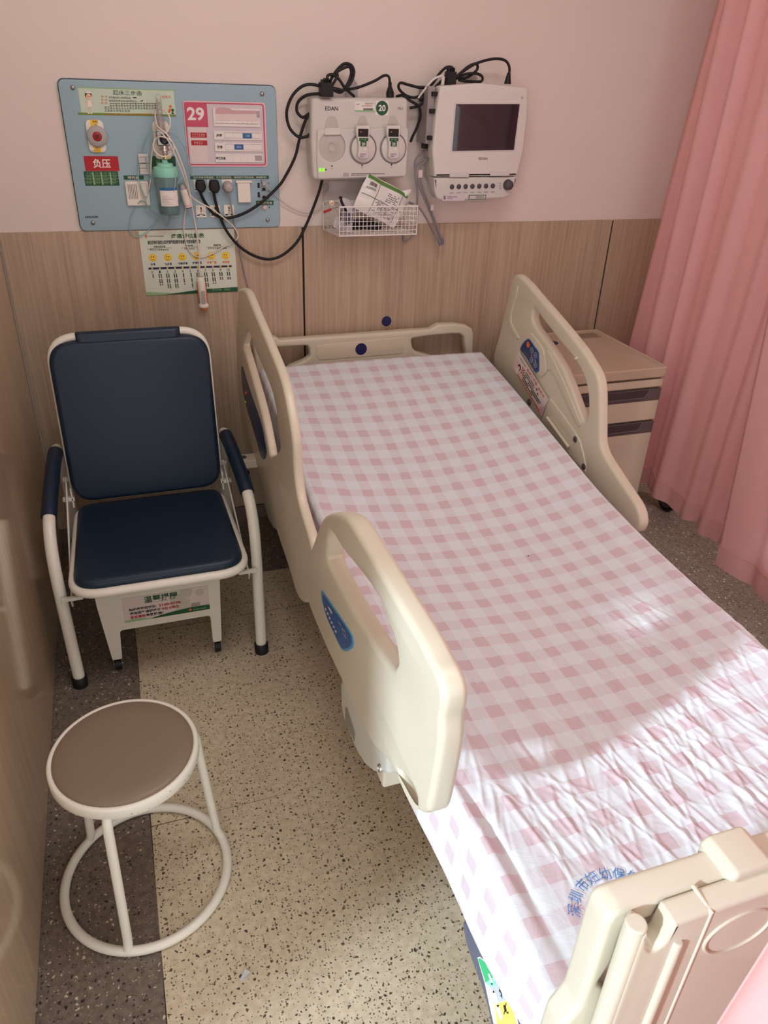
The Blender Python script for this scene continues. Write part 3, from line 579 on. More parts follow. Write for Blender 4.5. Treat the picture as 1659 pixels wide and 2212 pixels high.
for s_ in (-1,1):
    b = MB(); b.tube([(hx+s_*0.0105,-0.030,p0.z-H_*0.14),(hx+s_*0.012+0.001,-0.030,p0.z-H_*0.30),(hx+s_*0.0118+0.002,-0.030,p0.z-H_*0.55),(hx+s_*0.009+0.003,-0.030,p0.z-H_*0.75)],0.0042,ORANGEP,10); b.build('side_grip', HS, label='orange side grip')
b = MB(); vs, fs = slab(rrect(hx-0.004,p0.z-H_*0.80,hx+0.010,p0.z-H_*0.40,0.006),[],0.003,0.001,wallF(0.03),h0=0.0135); b.add(vs,fs,GREYPL,True); b.build('button_panel', HS)
b = MB(); cord(b, [(432.5,600,.03),(431,575,.03),(429,540,.03),(425,505,.03),(419,470,.035),(412,430,.05),(404,390,.07),(392,352,.085),(378,318,.09),(362,292,.09),(348,280,.08),(340,272,.07),(336,258,.05),(336,240,.04),(345,235,.05),(358,240,.06),(367,256,.07),(366,275,.075),(358,288,.08)], 0.0026, CREAMT, 8, 6); b.build('cord', HS)
H2 = thing('call_handset', 'white handpiece with a grey end tucked beside the bottle, cord looping over the poster', 'handset', tuple(W(404,448,.045)))
P0 = W(392,397,.05); P1 = W(407,447,.04); b = MB(); b.tube([P0,P0.lerp(P1,0.22)],[0.008,0.0125],GREYPL,16,curve=False); b.tube([P0.lerp(P1,0.22),P1],0.0135,PLATE,18,curve=False); b.build('handset_body', H2, bevel=0.002)
b = MB(); b.tube([P0.lerp(P1,0.86),P0.lerp(P1,0.94)],0.0137,PINKP,18,curve=False); b.tube([P1,P1+(P1-P0)*0.04],0.010,DGREY,16,curve=False); b.build('end_band', H2)
b = MB(); cord(b, [(312,420,.028),(320,412,.03),(325,390,.035),(326,360,.04),(328,330,.05),(333,308,.07),(342,296,.09),(354,296,.095),(370,304,.095),(376,318,.09),(371,332,.09),(358,338,.09),(345,336,.09),(334,326,.085),(331,312,.08),(336,298,.08)], 0.0025, CREAMT, 8, 6)
cord(b, [(340,280,.08),(352,290,.09),(366,308,.095),(378,335,.095),(388,358,.09),(398,385,.075),(405,405,.06),(414,425,.045),(432,438,.04),(455,450,.038),(480,468,.036),(503,488,.03),(513,503,.025),(512,516,.022),(500,525,.02),(485,532,.018),(462,546,.016),(440,555,.016),(422,553,.016),(408,540,.016),(400,515,.016),(397,490,.018),(399,465,.025),(402,448,.04)], 0.0024, CREAMT, 8, 6); b.build('cord', H2)
# ------------------------------------------------------------------ transducer charging cradle
def cq(x, y): return (600+x/2.9625, 110+y/2.9625)
CD = 0.082
def pc(d): return lambda x, y: (lambda p: Vector((p.x, p.z)))(W(*cq(x, y), d))
K = pc(CD)
CH = thing('charging_cradle', 'warm grey wall cradle holding two round monitor probes, bed number 20 sticker', 'medical device', tuple(W(*cq(530,830), CD)))
def kk(*pts): return [K(*p) for p in pts]
def krr(x0,y0,x1,y1,r,k=K): a,b_ = k(x0,y0),k(x1,y1); return rrect(min(a.x,b_.x),min(a.y,b_.y),max(a.x,b_.x),max(a.y,b_.y),r)
b_ = fillet(kk((215,300),(838,300),(832,560),(820,812),(225,830),(213,600)), [0.018,0.018,0.03,0.018,0.02,0.03], 6)
slab_obj('cradle_body', CH, EQUIP, b_, [], CD-0.012, 0.012, wallF(CD), h0=0.0, res=4)
MB().box((1.08,-0.014,1.36),(1.33,-0.008,1.60),GREYPL).build('wall_bracket', CH)
p = W(*cq(495,215), .02); vs,fs = slab(fillet([(p.x-0.03,p.z-0.05),(p.x+0.012,p.z-0.05),(p.x+0.012,p.z+0.0),(p.x-0.002,p.z+0.018),(p.x-0.012,p.z+0.018),(p.x-0.03,p.z-0.01)],0.008),[],0.006,0.001,wallF(0.006),h0=0.006); b = MB(); b.add(vs,fs,GREYPL,True); b.build('hanging_tab', CH)
# raised lower deck with three wells
def circk(x, y, r): a = K(x,y); e = K(x+r,y); return circ(a.x, a.y, e.x-a.x, 36)
DK = mat('cradle_deck', (208,204,200), 0.45, var=0.02)
wells = [(346,612,84),(543,625,86),(735,622,84)]
necks = [(302,415,388,520),(508,412,578,480),(703,410,772,475)]
deck = fillet(kk((250,500),(302,498),(302,440),(320,415),(345,408),(370,415),(390,440),(390,495),(508,493),(508,440),(520,420),(543,412),(566,420),(580,440),(582,493),(703,492),(703,440),(716,418),(738,410),(760,418),(774,440),(774,491),(832,490),(828,640),(822,760),(812,806),(255,824),(248,700)), 0.003, 4)
deck = fillet(kk((250,500),(832,490),(828,640),(815,800),(255,818),(248,700)), 0.010, 5)
holes = []
for (x,y,r) in wells: holes.append(circk(x,y,r)[::-1])
slab_obj('deck', CH, DK, deck, holes, 0.008, 0.0025, wallF(CD), h0=0.006)
b = MB()
NK = mat('cradle_recess', (190,184,180), 0.5)
for i,(x,y,r) in enumerate(wells):
    a = K(x,y); e = K(x+r,y).x-a.x
    b.lathe([(0,0.0012),(e*0.28,0.0012),(e*0.30,0.0024),(e*0.33,0.0012),(e*0.99,0.0012)], (a.x,-CD,a.y), (0,-1,0), NK, 40)
b.build('well_floor', CH)
for i,(x0,y0,x1,y1) in enumerate(necks):
    a = fillet(kk((x0,y1),(x0+4,y0+45),(x0+18,y0+8),((x0+x1)/2,y0),(x1-18,y0+8),(x1-4,y0+45),(x1,y1)), 0.006, 5)
    slab_obj('neck_recess', CH, NK, a, [], 0.0022, 0.0008, wallF(CD), h0=0.0018)
a = fillet(kk((300,492),(395,490),(398,535),(296,538)), 0.003); slab_obj('clip_pocket', CH, EQUIP2, a, [], 0.006, 0.001, wallF(CD), h0=0.0085)
g = Gfx(wallF(CD), pc(CD)); g.text('EDAN', 303,380,385,357, BLACK, 0, 0.012); g.build('maker_mark', CH); g = Gfx(wallF(CD), pc(CD)); g.text('FTS-3', 768,376,800,362, BLACK, 0); g.build('type_mark', CH); g = Gfx(wallF(CD), pc(CD))
g.rect(493,323,620,392, WHITE, 0); g.rect(493,378,620,392, LGREEN, 1); g.dashes(500,338,524,346,GREEN,1,5); g.dashes(558,332,614,340,GREEN,1,9); g.dashes(558,345,606,356,ORANGE,1,7); g.dashes(536,350,556,356,BLACK,1,4)
for k in range(22): g.rect(548+k*2.8,366,548+k*2.8+(1.0 if k % 3 else 1.8),381,BLACK,2)
g.build('barcode_sticker', CH); g = Gfx(wallF(CD), pc(CD)); g.rect(627,318,706,412, WHITE, 0); g.disc(667,366,39,GREEN,1); g.text('20', 644,385,690,346, WHITE, 2, 0.03); g.build('number_sticker', CH)
for (x,y) in ((347,737),(540,732),(728,728)): g = Gfx(wallF(CD+0.006), pc(CD+0.006)); g.disc(x,y,4.5,BLACK,0); g.line([(x-5,y+14),(x,y+18),(x+5,y+14)],0.001,DGREY,0); g.build('dock_mark', CH)
g = Gfx(wallF(CD+0.006), pc(CD+0.006)); g.disc(308,760,5,DGREY,0); g.build('dark_light', CH); g = Gfx(wallF(CD+0.006), pc(CD+0.006)); g.rect(418,780,455,804,GREYPL,0); g.dashes(470,782,685,790,DGREY,0,20); g.dashes(470,793,560,800,DGREY,0,9)
g.build('caution_print', CH)
for x in (268,288):
    b = MB(); a = K(x,760); b.add([(v.x,-CD-0.0072,v.y) for v in circ(a.x,a.y,0.0042,18,0.0062)],[tuple(range(18))],LEDG); b.build('status_light', CH, label='glowing green status light')
# probes
RIM = mat('probe_rim', (90,88,88), 0.4)
def probe(x, y, label, dx):
    a = K(x,y); R = K(x+80,y).x-a.x
    t = thing('monitor_probe', label, 'medical device', (a.x,-CD-0.004,a.y-R), 'monitor probes in the charging cradle')
    MB().lathe([(0,0.012),(R*0.90,0.012),(R*0.96,0.009),(R,0.004),(R,0)], (a.x,-CD-0.002,a.y), (0,-1,0), EQUIP2, 44).build('disc', t)
    MB().lathe([(R*0.975,0.0085),(R*1.0,0.0085),(R*1.0,0.0055),(R*0.975,0.0055)], (a.x,-CD-0.002,a.y), (0,-1,0), RIM, 44).build('rim', t)
    h = 0.030; k2 = pc(CD+0.024)
    ou = fillet([k2(x+dx+p_,q_) for (p_,q_) in ((-46,478),(46,476),(46,515),(38,555),(30,600),(34,640),(40,672),(28,690),(-24,692),(-36,674),(-32,640),(-30,600),(-38,555),(-46,515))], 0.006, 5)
    slab_obj('handle', t, EQUIP2, ou, [], 0.022, 0.005, wallF(CD), h0=0.029)
    d2 = CD+0.029; g = Gfx(wallF(d2), pc(d2)); x_ = x+dx
    g.rect(x_-30,498,x_+34,550, BLACK, 0, 0.002); g.rect(x_-18,516,x_-8,522, ORANGE, 1)
    g.rect(x_-24,556,x_+32,578, GREEN, 0); g.text('产一区', x_-14,574,x_+22,560, LGREEN, 1); g.rect(x_-16,578,x_+22,612, GREEN, 0); g.text('20', x_-8,606,x_+14,586, WHITE, 1, 0.02)
    g.rect(x_-22,652,x_+26,684, CARD, 0); g.dashes(x_-18,658,x_+20,664,DGREY,1,7); g.dashes(x_-18,670,x_+6,678,BLACK,1,4); g.build('display', t)
    c_ = k2(x_+8,628); MB().lathe([(0,0.003),(0.0048,0.0025),(0.0052,0)], (c_.x,-d2,c_.y), (0,-1,0), WHITE, 18).build('button', t)
probe(543,625,'round probe with green 20 tag in the middle well of the cradle', 2)
probe(735,622,'round probe with green 20 tag in the right well of the cradle', 4)
# ------------------------------------------------------------------ fetal monitor
MD = 0.125
FM = thing('fetal_monitor', 'wall-mounted grey fetal monitor with a dark screen and a row of buttons', 'monitor', tuple(W(*cq(1260,950), MD)))
k3 = pc(MD); km = lambda *pts: [k3(*p) for p in pts]
body = fillet(km((1040,225),(1300,205),(1608,238),(1600,420),(1575,640),(1535,800),(1003,806),(990,640),(1012,420)), [0.012,0.2,0.016,0.1,0.1,0.003,0.003,0.1,0.1], 6)
slab_obj('monitor_lid', FM, EQUIP2, body, [], 0.05, 0.008, wallF(MD), h0=0.0, res=4)
low = fillet(km((1003,812),(1533,806),(1520,880),(1492,930),(1440,945),(1080,962),(1022,950),(1004,900)), [0.003,0.003,0.03,0.02,0.02,0.02,0.02,0.03], 6)
slab_obj('control_deck', FM, EQUIP, low, [], 0.06, 0.007, wallF(MD), h0=-0.002, res=4)
a = fillet(km((1045,235),(1590,245),(1560,640),(1520,880),(1060,930),(1015,820),(1015,480)), 0.02, 4)
slab_obj('monitor_case', FM, EQUIP, a, [], 0.078, 0.006, wallF(MD-0.045), h0=0.0)
slab_obj('screen_bezel', FM, EQUIP, fillet(km((1132,332),(1555,332),(1518,643),(1107,648)),0.003,4), [], 0.003, 0.001, wallF(MD), h0=0.0012)
slab_obj('screen', FM, SCREEN, fillet(km((1140,340),(1547,340),(1510,634),(1115,640)),0.002,3), [], 0.003, 0.0005, wallF(MD), h0=0.0018)
for (x0,y0,x1,y1) in ((1100,778,1222,808),(1360,770,1480,800)): slab_obj('hinge', FM, EQUIP, krr(x0,y0,x1,y1,0.003,k3), [], 0.006, 0.0015, wallF(MD), h0=0.003)
g = Gfx(wallF(MD), k3); g.text('EDAN', 1286,697,1342,681, DGREY, 0, 0.012); g.rect(1330,268,1384,282, PALEP, 0, 0.002)
g.line([(1566,290),(1560,296),(1560,304),(1566,308),(1568,302),(1564,298)],0.0012,DGREY,0); g.build('lid_marks', FM)
b = MB(); g = Gfx(wallF(MD-0.002), pc(MD-0.002))
for k in range(7):
    x, y = 1116+43.5*k, 870-1.0*k; a = k3(x,y)
    MB().lathe([(0,0.0045),(0.0068,0.0045),(0.0082,0.003),(0.0085,0)], (a.x,-MD+0.002,a.y), (0,-1,0), DGREY, 22).build('push_button', FM)
    g.dashes(x-14,y+36,x+12,y+41,DGREY,0,5)
for y in (846,862,878): g.disc(1422,y,3,DGREY,0)
g.rect(1055,922,1195,958, CARD, 1); g.dashes(1060,928,1075,950,BLACK,2,2); g.dashes(1085,930,1150,937,BLACK,2,8); g.dashes(1085,942,1118,948,BLACK,2,4)
g.rect(1220,920,1332,952, LGREEN, 1); g.rect(1223,923,1329,949,BLACK,2); g.rect(1226,926,1326,946,CARD,3); g.dashes(1266,930,1322,942,DGREY,4,7)
g.build('deck_labels', FM)
a = k3(1473,857); MB().lathe([(0,0.018),(0.014,0.018),(0.0165,0.015),(0.0172,0.004),(0.019,0)], (a.x,-MD+0.002,a.y), (0,-1,0), DGREY, 30).build('rotary_knob', FM)
# side wall bracket with dark connectors
bx = W(*cq(1000,400), .09)
b = MB(); z1, z0 = W(*cq(1020,225), .06).z, W(*cq(985,590), .06).z
b.box((bx.x-0.030,-0.10,z0),(bx.x-0.004,-0.01,z1), mat('bracket_translucent_grey', (150,142,142), 0.4)); b.build('side_bracket', FM, bevel=0.003)
for (x,y) in ((1000,275),(985,385),(970,555)):
    a = W(*cq(x,y), .10); b = MB(); b.box((a.x-0.010,-0.112,a.z-0.007),(a.x+0.012,-0.098,a.z+0.007),BLK); b.tube([(a.x+0.01,-0.105,a.z),(a.x+0.02,-0.105,a.z-0.003)],0.005,BLK,10,curve=False); b.build('bracket_latch', FM, bevel=0.002)
b = MB(); a = W(*cq(940,560), .06); b.box((a.x-0.009,-0.075,a.z-0.032),(a.x+0.009,-0.05,a.z+0.022),BLK); b.build('side_connector', FM, bevel=0.003)
b = MB(); cord(b, [cq(975,340)+(.06,),cq(962,420)+(.06,),cq(955,480)+(.06,),cq(945,535)+(.06,)], 0.0055, BLK, 8, 5); b.build('side_cable', FM)
b = MB(); cord(b, [cq(900,300)+(.06,),cq(950,235)+(.08,),cq(1000,180)+(.085,),cq(1055,160)+(.08,),cq(1062,190)+(.075,),cq(1055,225)+(.07,)], 0.0035, mat('white_cable', (226,222,216), 0.45), 8, 6); b.tube([W(*cq(1060,165),.08),W(*cq(1055,215),.075)],0.006,PLATE,10,curve=False); o = b.build('white_cable_end'); tag(o, 'white cable with a plug at the left top corner of the monitor', 'cable')
# tab behind the monitor bundle
p = W(*cq(1240,185), .012); MB().lathe([(0,0.004),(0.024,0.004),(0.024,0)], (p.x,-0.001,p.z), (0,-1,0), GREYPL, 28).build('hanging_tab', FM)
# grey probe leads
CONN = mat('connector_blue_grey', (110,112,132), 0.4); LG = mat('grey_lead', (140,134,138), 0.45)
LD = thing('probe_leads', 'bundle of grey probe leads hanging between the cradle and the monitor', 'cable', tuple(W(*cq(1040,1235), .05)))
for i,pts in enumerate(([(985,620,.06),(930,645,.05),(885,690,.05),(878,760,.05),(900,850,.05),(940,950,.05),(985,1060,.05),(1015,1140,.05),(1040,1200,.05)],
    [(990,680,.06),(930,700,.055),(890,730,.05),(880,800,.05),(893,880,.05),(892,980,.045),(893,1060,.04),(880,1140,.035),(850,1195,.03),(815,1222,.025),(800,1200,.03),(805,1180,.06)],
    [(995,690,.065),(940,710,.06),(905,770,.055),(925,870,.055),(962,970,.055),(1000,1070,.055),(1030,1150,.055),(1050,1200,.055)],
    [(840,975,.11),(890,990,.10),(940,1050,.08),(980,1130,.07),(1015,1195,.06),(1030,1215,.055)],
    [(840,965,.12),(900,1000,.11),(955,1080,.085),(995,1150,.07),(1022,1200,.06)])):
    b = MB(); cord(b, [cq(x,y)+(d,) for x,y,d in pts], 0.0036 if i < 3 else 0.003, LG, 8, 6); b.build('lead', LD)
b = MB(); a = W(*cq(1040,1215), .052)
for k,(dx,dz) in enumerate(((-0.006,0),(0.006,0.002),(0,-0.010),(0.010,-0.006))): b.tube([(a.x+dx,-0.052,a.z+dz+0.008),(a.x+dx,-0.056,a.z+dz-0.008)],0.005,CONN,10,curve=False)
b.build('connector_cluster', LD, label='grey-blue connector ends')
for (x,y,s_,m_) in ((915,790,.012,mat('tape_pink', (222,200,198), 0.6)),(990,1005,.010,PALEP)):
    a = W(*cq(x,y), .06); b = MB(); b.box((a.x-s_*0.8,-0.064,a.z-s_),(a.x+s_*0.6,-0.052,a.z+s_*1.3),m_); b.build('tape_tag', LD, bevel=0.003, label='pale paper tape tag')
# ------------------------------------------------------------------ wire basket and what is in it
BX0,BX1,BY0,BY1 = 1.063,1.402,-0.155,-0.020
BK = thing('wire_basket', 'white wire basket on the wall below the charging cradle', 'basket', ((BX0+BX1)/2,BY1,1.18))
WIRE = mat('white_wire', (232,226,222), 0.4)
zt_, zb_ = 1.277, 1.182
def btop(y): t = (y-BY0)/(BY1-BY0); return 1.277
x0f, x1f, x0b, x1b = 1.112, 1.402, 1.090, 1.395
def bp_(x, y, z):    # sides lean: the back is a little narrower at the left
    t = (y-BY0)/(BY1-BY0); return Vector((x, y, z))
fr = MB()
for z, r in ((1.277,0.0028),(1.181,0.0022)):
    fr.tube([(x0f,BY0,z),(x1f,BY0,z),(x1b,BY1,z),(x0b,BY1,z)], r, WIRE, 8, closed=True, curve=False)
for (x,y) in ((x0f,BY0),(x1f,BY0),(x0b,BY1),(x1b,BY1)): fr.tube([(x,y,1.181),(x,y,1.277)],0.0022,WIRE,8,curve=False)
fr.build('rim_frame', BK)
ms = MB()
n1 = 20
for k in range(1,n1): x = x0f+(x1f-x0f)*k/n1; ms.tube([(x,BY0,1.277),(x,BY0,1.181),(x0b+(x1b-x0b)*k/n1,BY1,1.181),(x0b+(x1b-x0b)*k/n1,BY1,1.277)],0.0011,WIRE,5,curve=False)
for k in range(1,6):
    z = 1.181+0.096*k/6; ms.tube([(x0b,BY1,z),(x0f,BY0,z),(x1f,BY0,z),(x1b,BY1,z),(x0b,BY1,z)],0.0011,WIRE,5,curve=False)
for k in range(1,9):
    y = BY0+(BY1-BY0)*k/9; ms.tube([(x0f+(x0b-x0f)*k/9,y,1.277),(x0f+(x0b-x0f)*k/9,y,1.181),(x1f+(x1b-x1f)*k/9,y,1.181),(x1f+(x1b-x1f)*k/9,y,1.277)],0.0011,WIRE,5,curve=False)
ms.build('wire_mesh', BK)
b = MB(); b.box((x0b,-0.018,1.277),(1.26,-0.010,1.345),mat('clear_acrylic', (224,220,218), 0.15, trans=0.5, alpha=0.45)); b.build('back_plate', BK)
# foil package: pillow-shaped bag standing tilted
def pillow(c, ux, uy, w, h, th, m, nx=14, ny=18, crink=0.003, seed=1):
    rs = np.random.RandomState(seed); ux, uy = Vector(ux).normalized(), Vector(uy).normalized(); n = ux.cross(uy).normalized(); c = Vector(c)
    b = MB()
    ph = rs.rand(6)*6.28
    for s_ in (1,-1):
        G = []
        for j in range(ny+1):
            row = []
            for i in range(nx+1):
                a, d = i/nx*2-1, j/ny*2-1
                t = (max(0,1-a*a)**0.5)*(max(0,1-d*d)**0.4)
                cr_ = crink*(math.sin(5*a+3*d+ph[0])+math.sin(8*d-4*a+ph[1])*0.6+math.sin(11*a+ph[2])*0.4)
                row.append(c+ux*(a*w/2)+uy*(d*h/2)+n*(s_*t*th/2+cr_))
            G.append(row)
        b.add([p for r in G for p in r], [((i)*(nx+1)+j, i*(nx+1)+j+1, (i+1)*(nx+1)+j+1, (i+1)*(nx+1)+j) for i in range(ny) for j in range(nx)], m, True)
    return b, n, ux, uy, c
FILM = mat('white_foil_pouch', (224,222,218), 0.3, var=0.03, scale=40, bump=0.15)
tl, tr, br_, bl = W(*cq(578,795), .085), W(*cq(845,905), .085), W(*cq(745,1150), .125), W(*cq(480,985), .125)
cc = (tl+tr+br_+bl)/4; uxv = ((tr-tl)+(br_-bl))/2; uyv = ((tl-bl)+(tr-br_))/2
b, n_, ux_, uy_, c_ = pillow(cc, uxv, uyv, uxv.length, uyv.length, 0.022, FILM, seed=3)
pk = b.build('foil_pouch'); tag(pk, 'white printed pouch with a green top edge standing tilted in the wire basket', 'package')
def pil_pt(u, v, e=0.0018):   # point on the front face; u,v in -1..1
    rs = np.random.RandomState(3); ph = rs.rand(6)*6.28
    t = (max(0,1-u*u)**0.5)*(max(0,1-v*v)**0.4); s_ = 1 if n_.y < 0 else -1
    cr_ = 0.003*(math.sin(5*u+3*v+ph[0])+math.sin(8*v-4*u+ph[1])*0.6+math.sin(11*u+ph[2])*0.4)
    return c_+ux_*(u*uxv.length/2)+uy_*(v*uyv.length/2)+n_*(s_*(t*0.011+e)+cr_)
g = MB()
def pq(u0,v0,u1,v1,m,nn=8,mm=3,e=0.0012): g.grid([[pil_pt(u0+(u1-u0)*i/nn, v0+(v1-v0)*j/mm, e) for i in range(nn+1)] for j in range(mm+1)], m)
pq(-0.96,0.74,0.97,0.93,mat('leaf_green_print', (84,132,60), 0.35),16,4)
pq(-0.80,0.40,-0.45,0.66,WHITE)
rnd = random.Random(5)
x = -0.78
while x < -0.47: w_ = rnd.choice([0.008,0.014,0.02]); pq(x,0.43,x+w_,0.63,BLACK,1,2,0.0022); x += w_+rnd.choice([0.008,0.013])
pq(-0.35,-0.9,-0.33,0.72,GREEN,2,10,0.0016); pq(-0.94,-0.12,0.92,-0.095,GREEN,14,1,0.0016); pq(0.72,-0.9,0.74,0.7,GREEN,2,10,0.0016)
for j in range(9):
    for i in range(12):
        if rnd.random() > 0.25: pq(-0.26+i*0.078,-0.20-j*0.074,-0.26+i*0.078+0.055,-0.20-j*0.074+0.03,DGREY,1,1,0.0022)
for j in range(5):
    for i in range(6):
        if rnd.random() > 0.3: pq(0.12+i*0.085,0.45-j*0.10,0.12+i*0.085+0.06,0.45-j*0.10+0.035,DGREY,1,1,0.0022)
for j in range(2):
    for i in range(5): pq(-0.84+i*0.08,0.30-j*0.07,-0.84+i*0.08+0.06,0.30-j*0.07+0.03,DGREY,1,1,0.0022)
g.build('pouch_print', pk)
b, *_ = pillow((1.145,-0.115,1.245), (1,0.15,-0.35), (0.3,0.25,1), 0.075, 0.105, 0.02, mat('clear_sachet', (214,212,216), 0.2, trans=0.3, var=0.2, scale=60), 10, 12, 0.003, 8)
o = b.build('clear_sachet'); tag(o, 'small crumpled clear sachet with dark stripes at the left of the basket', 'package')
b = MB()
for k in range(5): b.box((1.122+k*0.010,-0.1325,1.205+k*0.004),(1.126+k*0.010,-0.130,1.262-k*0.003),NAVY if k % 2 else DGREY)
b.build('sachet_stripes', o)
b, *_ = pillow((1.345,-0.075,1.265), (1,0,0.25), (0.1,-0.2,1), 0.10, 0.10, 0.03, FILM, 10, 12, 0.004, 12); o = b.build('foil_pouch'); tag(o, 'crumpled white pouch behind the printed one at the right of the basket', 'package')
b = MB(); rs = np.random.RandomState(4); 
b.tube([(1.165,-0.06,1.192),(1.19,-0.085,1.20),(1.225,-0.10,1.203),(1.26,-0.095,1.20),(1.285,-0.07,1.196),(1.25,-0.05,1.198),(1.205,-0.05,1.206),(1.19,-0.075,1.212),(1.23,-0.09,1.214),(1.26,-0.08,1.21)],0.011,BLK,10); o = b.build('black_strap'); tag(o, 'black rolled strap lying in the bottom of the basket', 'strap')
LW = thing('lead_wires', 'thin lead wires with red, black and gold snap ends over the basket rim', 'cable', tuple(W(*cq(345,970), .13)))
b = MB(); cord(b, [cq(300,1030)+(.17,),cq(345,1010)+(.165,),cq(395,1000)+(.15,),cq(430,1010)+(.12,),cq(470,1050)+(.1,)], 0.0020, LG, 8, 6); b.build('wire', LW)
b = MB(); b.tube([W(*cq(294,1032),.172),W(*cq(342,1013),.166)],0.0042,mat('red_clip', (176,30,36), 0.4),10,curve=False); b.build('red_clip', LW, bevel=0.001)
b = MB(); b.lathe([(0,0.004),(0.004,0.004),(0.0088,0.002),(0.0095,0)], tuple(W(*cq(345,973),.14)), (0.1,-1,0.3), CREAMT, 20); b.build('snap_end', LW)
b = MB(); b.lathe([(0,0.003),(0.0035,0.002),(0.0038,0)], tuple(W(*cq(345,973),.144)), (0.1,-1,0.3), mat('brass', (200,150,70), 0.3, metal=1.0), 16); b.build('snap_stud', LW)
b = MB(); cord(b, [cq(403,938)+(.14,),cq(408,965)+(.14,),cq(420,990)+(.14,),cq(440,1030)+(.12,)], 0.0045, BLK, 8, 5); b.lathe([(0,0.004),(0.0055,0.003),(0.006,-0.003),(0,-0.004)], tuple(W(*cq(403,940),.14)), (0.1,-1,0.2), BLK, 16); b.build('black_clip', LW)
b = MB(); cord(b, [cq(352,985)+(.14,),cq(370,1005)+(.135,),cq(400,1030)+(.12,),cq(440,1060)+(.1,)], 0.0018, CREAMT, 8, 5); b.build('wire', LW)
# ------------------------------------------------------------------ hospital bed
HB = thing('hospital_bed', 'beige adjustable hospital bed with raised plastic side rails and a checked sheet', 'bed', (1.25,-1.25,0))
XL, XRr = 0.705, 1.79
def rail_extra(name, *a): pass
# foot-end left rail -------------------------------------------------
X1 = 0.705
o1 = [(669,1314),(700,1390),(736,1469),(762,1527),(781,1567),(795,1595),(810,1618),(838,1648),(864,1690),(892,1741),(906,1757),(918,1757),(927,1741),(948,1620),'C',(900,1372),(850,1287),(800,1202),(757,1130),(737,1113),(712,1109),(693,1123),(676,1170),(664,1205),(663,1244),(665,1285)]
h1_ = [(714,1150),(737,1186),(775,1234),(812,1285),(836,1340),(852,1385),(857,1412),(856,1434),(851,1433),(781,1326),(714,1222),(710,1188)]
h2_ = [(862,1668),(878,1683),(892,1702),(899,1722),(898,1733),(889,1727),(874,1700)]
F1 = sideF(X1)
def smo(px, X, n=4): return smooth2(YZ(px, X), n)
_i = o1.index('C'); smo1 = smooth2(YZ(o1[:_i],X1)+[Vector((2.143,.885)),Vector((2.146,.912)),Vector((2.143,.932)),Vector((2.131,.946)),Vector((2.112,.953)),Vector((2.085,.955))]+YZ(o1[_i+1:],X1),4)
SR = slab_obj('side_rail', HB, BED, smo1, [smooth2(YZ(h1_[:8],X1)+YZ(h1_[8:10],X1+.013)+YZ(h1_[10:],X1+.003),4), smo(h2_, X1)], 0.042, 0.012, F1, 0.0, res=4, label='raised foot-end side rail on the left, blue arrow-shaped panel')
def shell(px, X, parent, h, th=0.008, bev=0.003, m=BED, name='rail_shell', holes=(), n=4): return slab_obj(name, parent, m, smo(px, X, n), [smo(q, X, n) for q in holes], th, bev, sideF(X), h0=h)
# thicker upper tube along the hand hold
def railtube(pts, X, r, parent, name='grip_tube'):
    b = MB(); b.tube([ax(x, y, X) for x, y in pts], r, BED, 14, 6); b.build(name, parent)
# blue control decal
BLUED = mat('decal_blue', (24,84,150), 0.3, var=0.02); CYAN = mat('decal_cyan', (70,150,200), 0.3)
def decal(px, X, h, m, name, parent, n=4, label=None):
    return slab_obj(name, parent, m, smo(px, X, n), [], 0.003, 0.0008, sideF(X), h0=h, label=label)
dp = [(695,1277),(703,1284),(722,1312),(745,1346),(760,1370),(765,1385),(763,1398),(752,1406),(743,1405),(736,1396),(722,1366),(708,1335),(699,1305)]
dc = decal(dp, X1, 0.0022, CYAN, 'control_panel', SR, label='blue arrow-shaped panel with white symbols')
def shrink(px, k): cx = sum(p[0] for p in px)/len(px); cy_ = sum(p[1] for p in px)/len(px); return [(cx+(x-cx)*k, cy_+(y-cy_)*k) for x, y in px]
g = Gfx(sideF(X1), pixX(X1), h=0.0026)
g.poly([(p.x,p.y) for p in smo(shrink(dp, 0.9), X1)], BLUED, 0, True)
for k in range(6): t = k/5; x = 704+t*22; y = 1312+t*48; g.poly([(x,y),(x+3.5,y+1.5),(x+4.5,y+6.5),(x+1,y+5.5)], CARD, 1)
g.poly([(710,1309),(714,1311),(721,1323),(719,1326)], CARD, 1); g.line([(733,1341),(741,1354),(737,1346)],0.0018,CARD,1); g.line([(741,1356),(748,1364),(750,1378),(744,1368),(741,1356)],0.0018,CARD,1)
g.build('panel_symbols', dc)
# support housing under the rail
hs = [(735,1470),(736,1524),(742,1555),(757,1594),(772,1628),(788,1654),(805,1668),(835,1673),(836,1640),(830,1560),(790,1480)]
HX = 0.722
ho = slab_obj('rail_bracket', HB, HOUS, [v for v in fillet(YZ(hs, HX), 0.012, 4)], [], 0.04, 0.010, sideF(HX), 0.0)
w_ = fillet(YZ([(747,1527),(750,1528),(768,1586),(766,1602),(746,1560)], HX), 0.003, 3); slab_obj('bracket_slot', ho, mat('slot_grey', (140,138,130), 0.5), w_, [], 0.003, 0.0008, sideF(HX), h0=0.0015)
p = ax(822,1659,HX); MB().lathe([(0,0.002),(0.004,0.002),(0.0055,0.005),(0.0085,0.0045),(0.0095,0)], (HX,p.y,p.z), (-1,0,0), CHROME, 20).build('screw', ho)
p = ax(842,1660,0.76); MB().box((0.735,p.y-0.03,p.z-0.02),(0.80,p.y+0.09,p.z+0.05),BEDF).build('bracket_arm', HB, bevel=0.006)
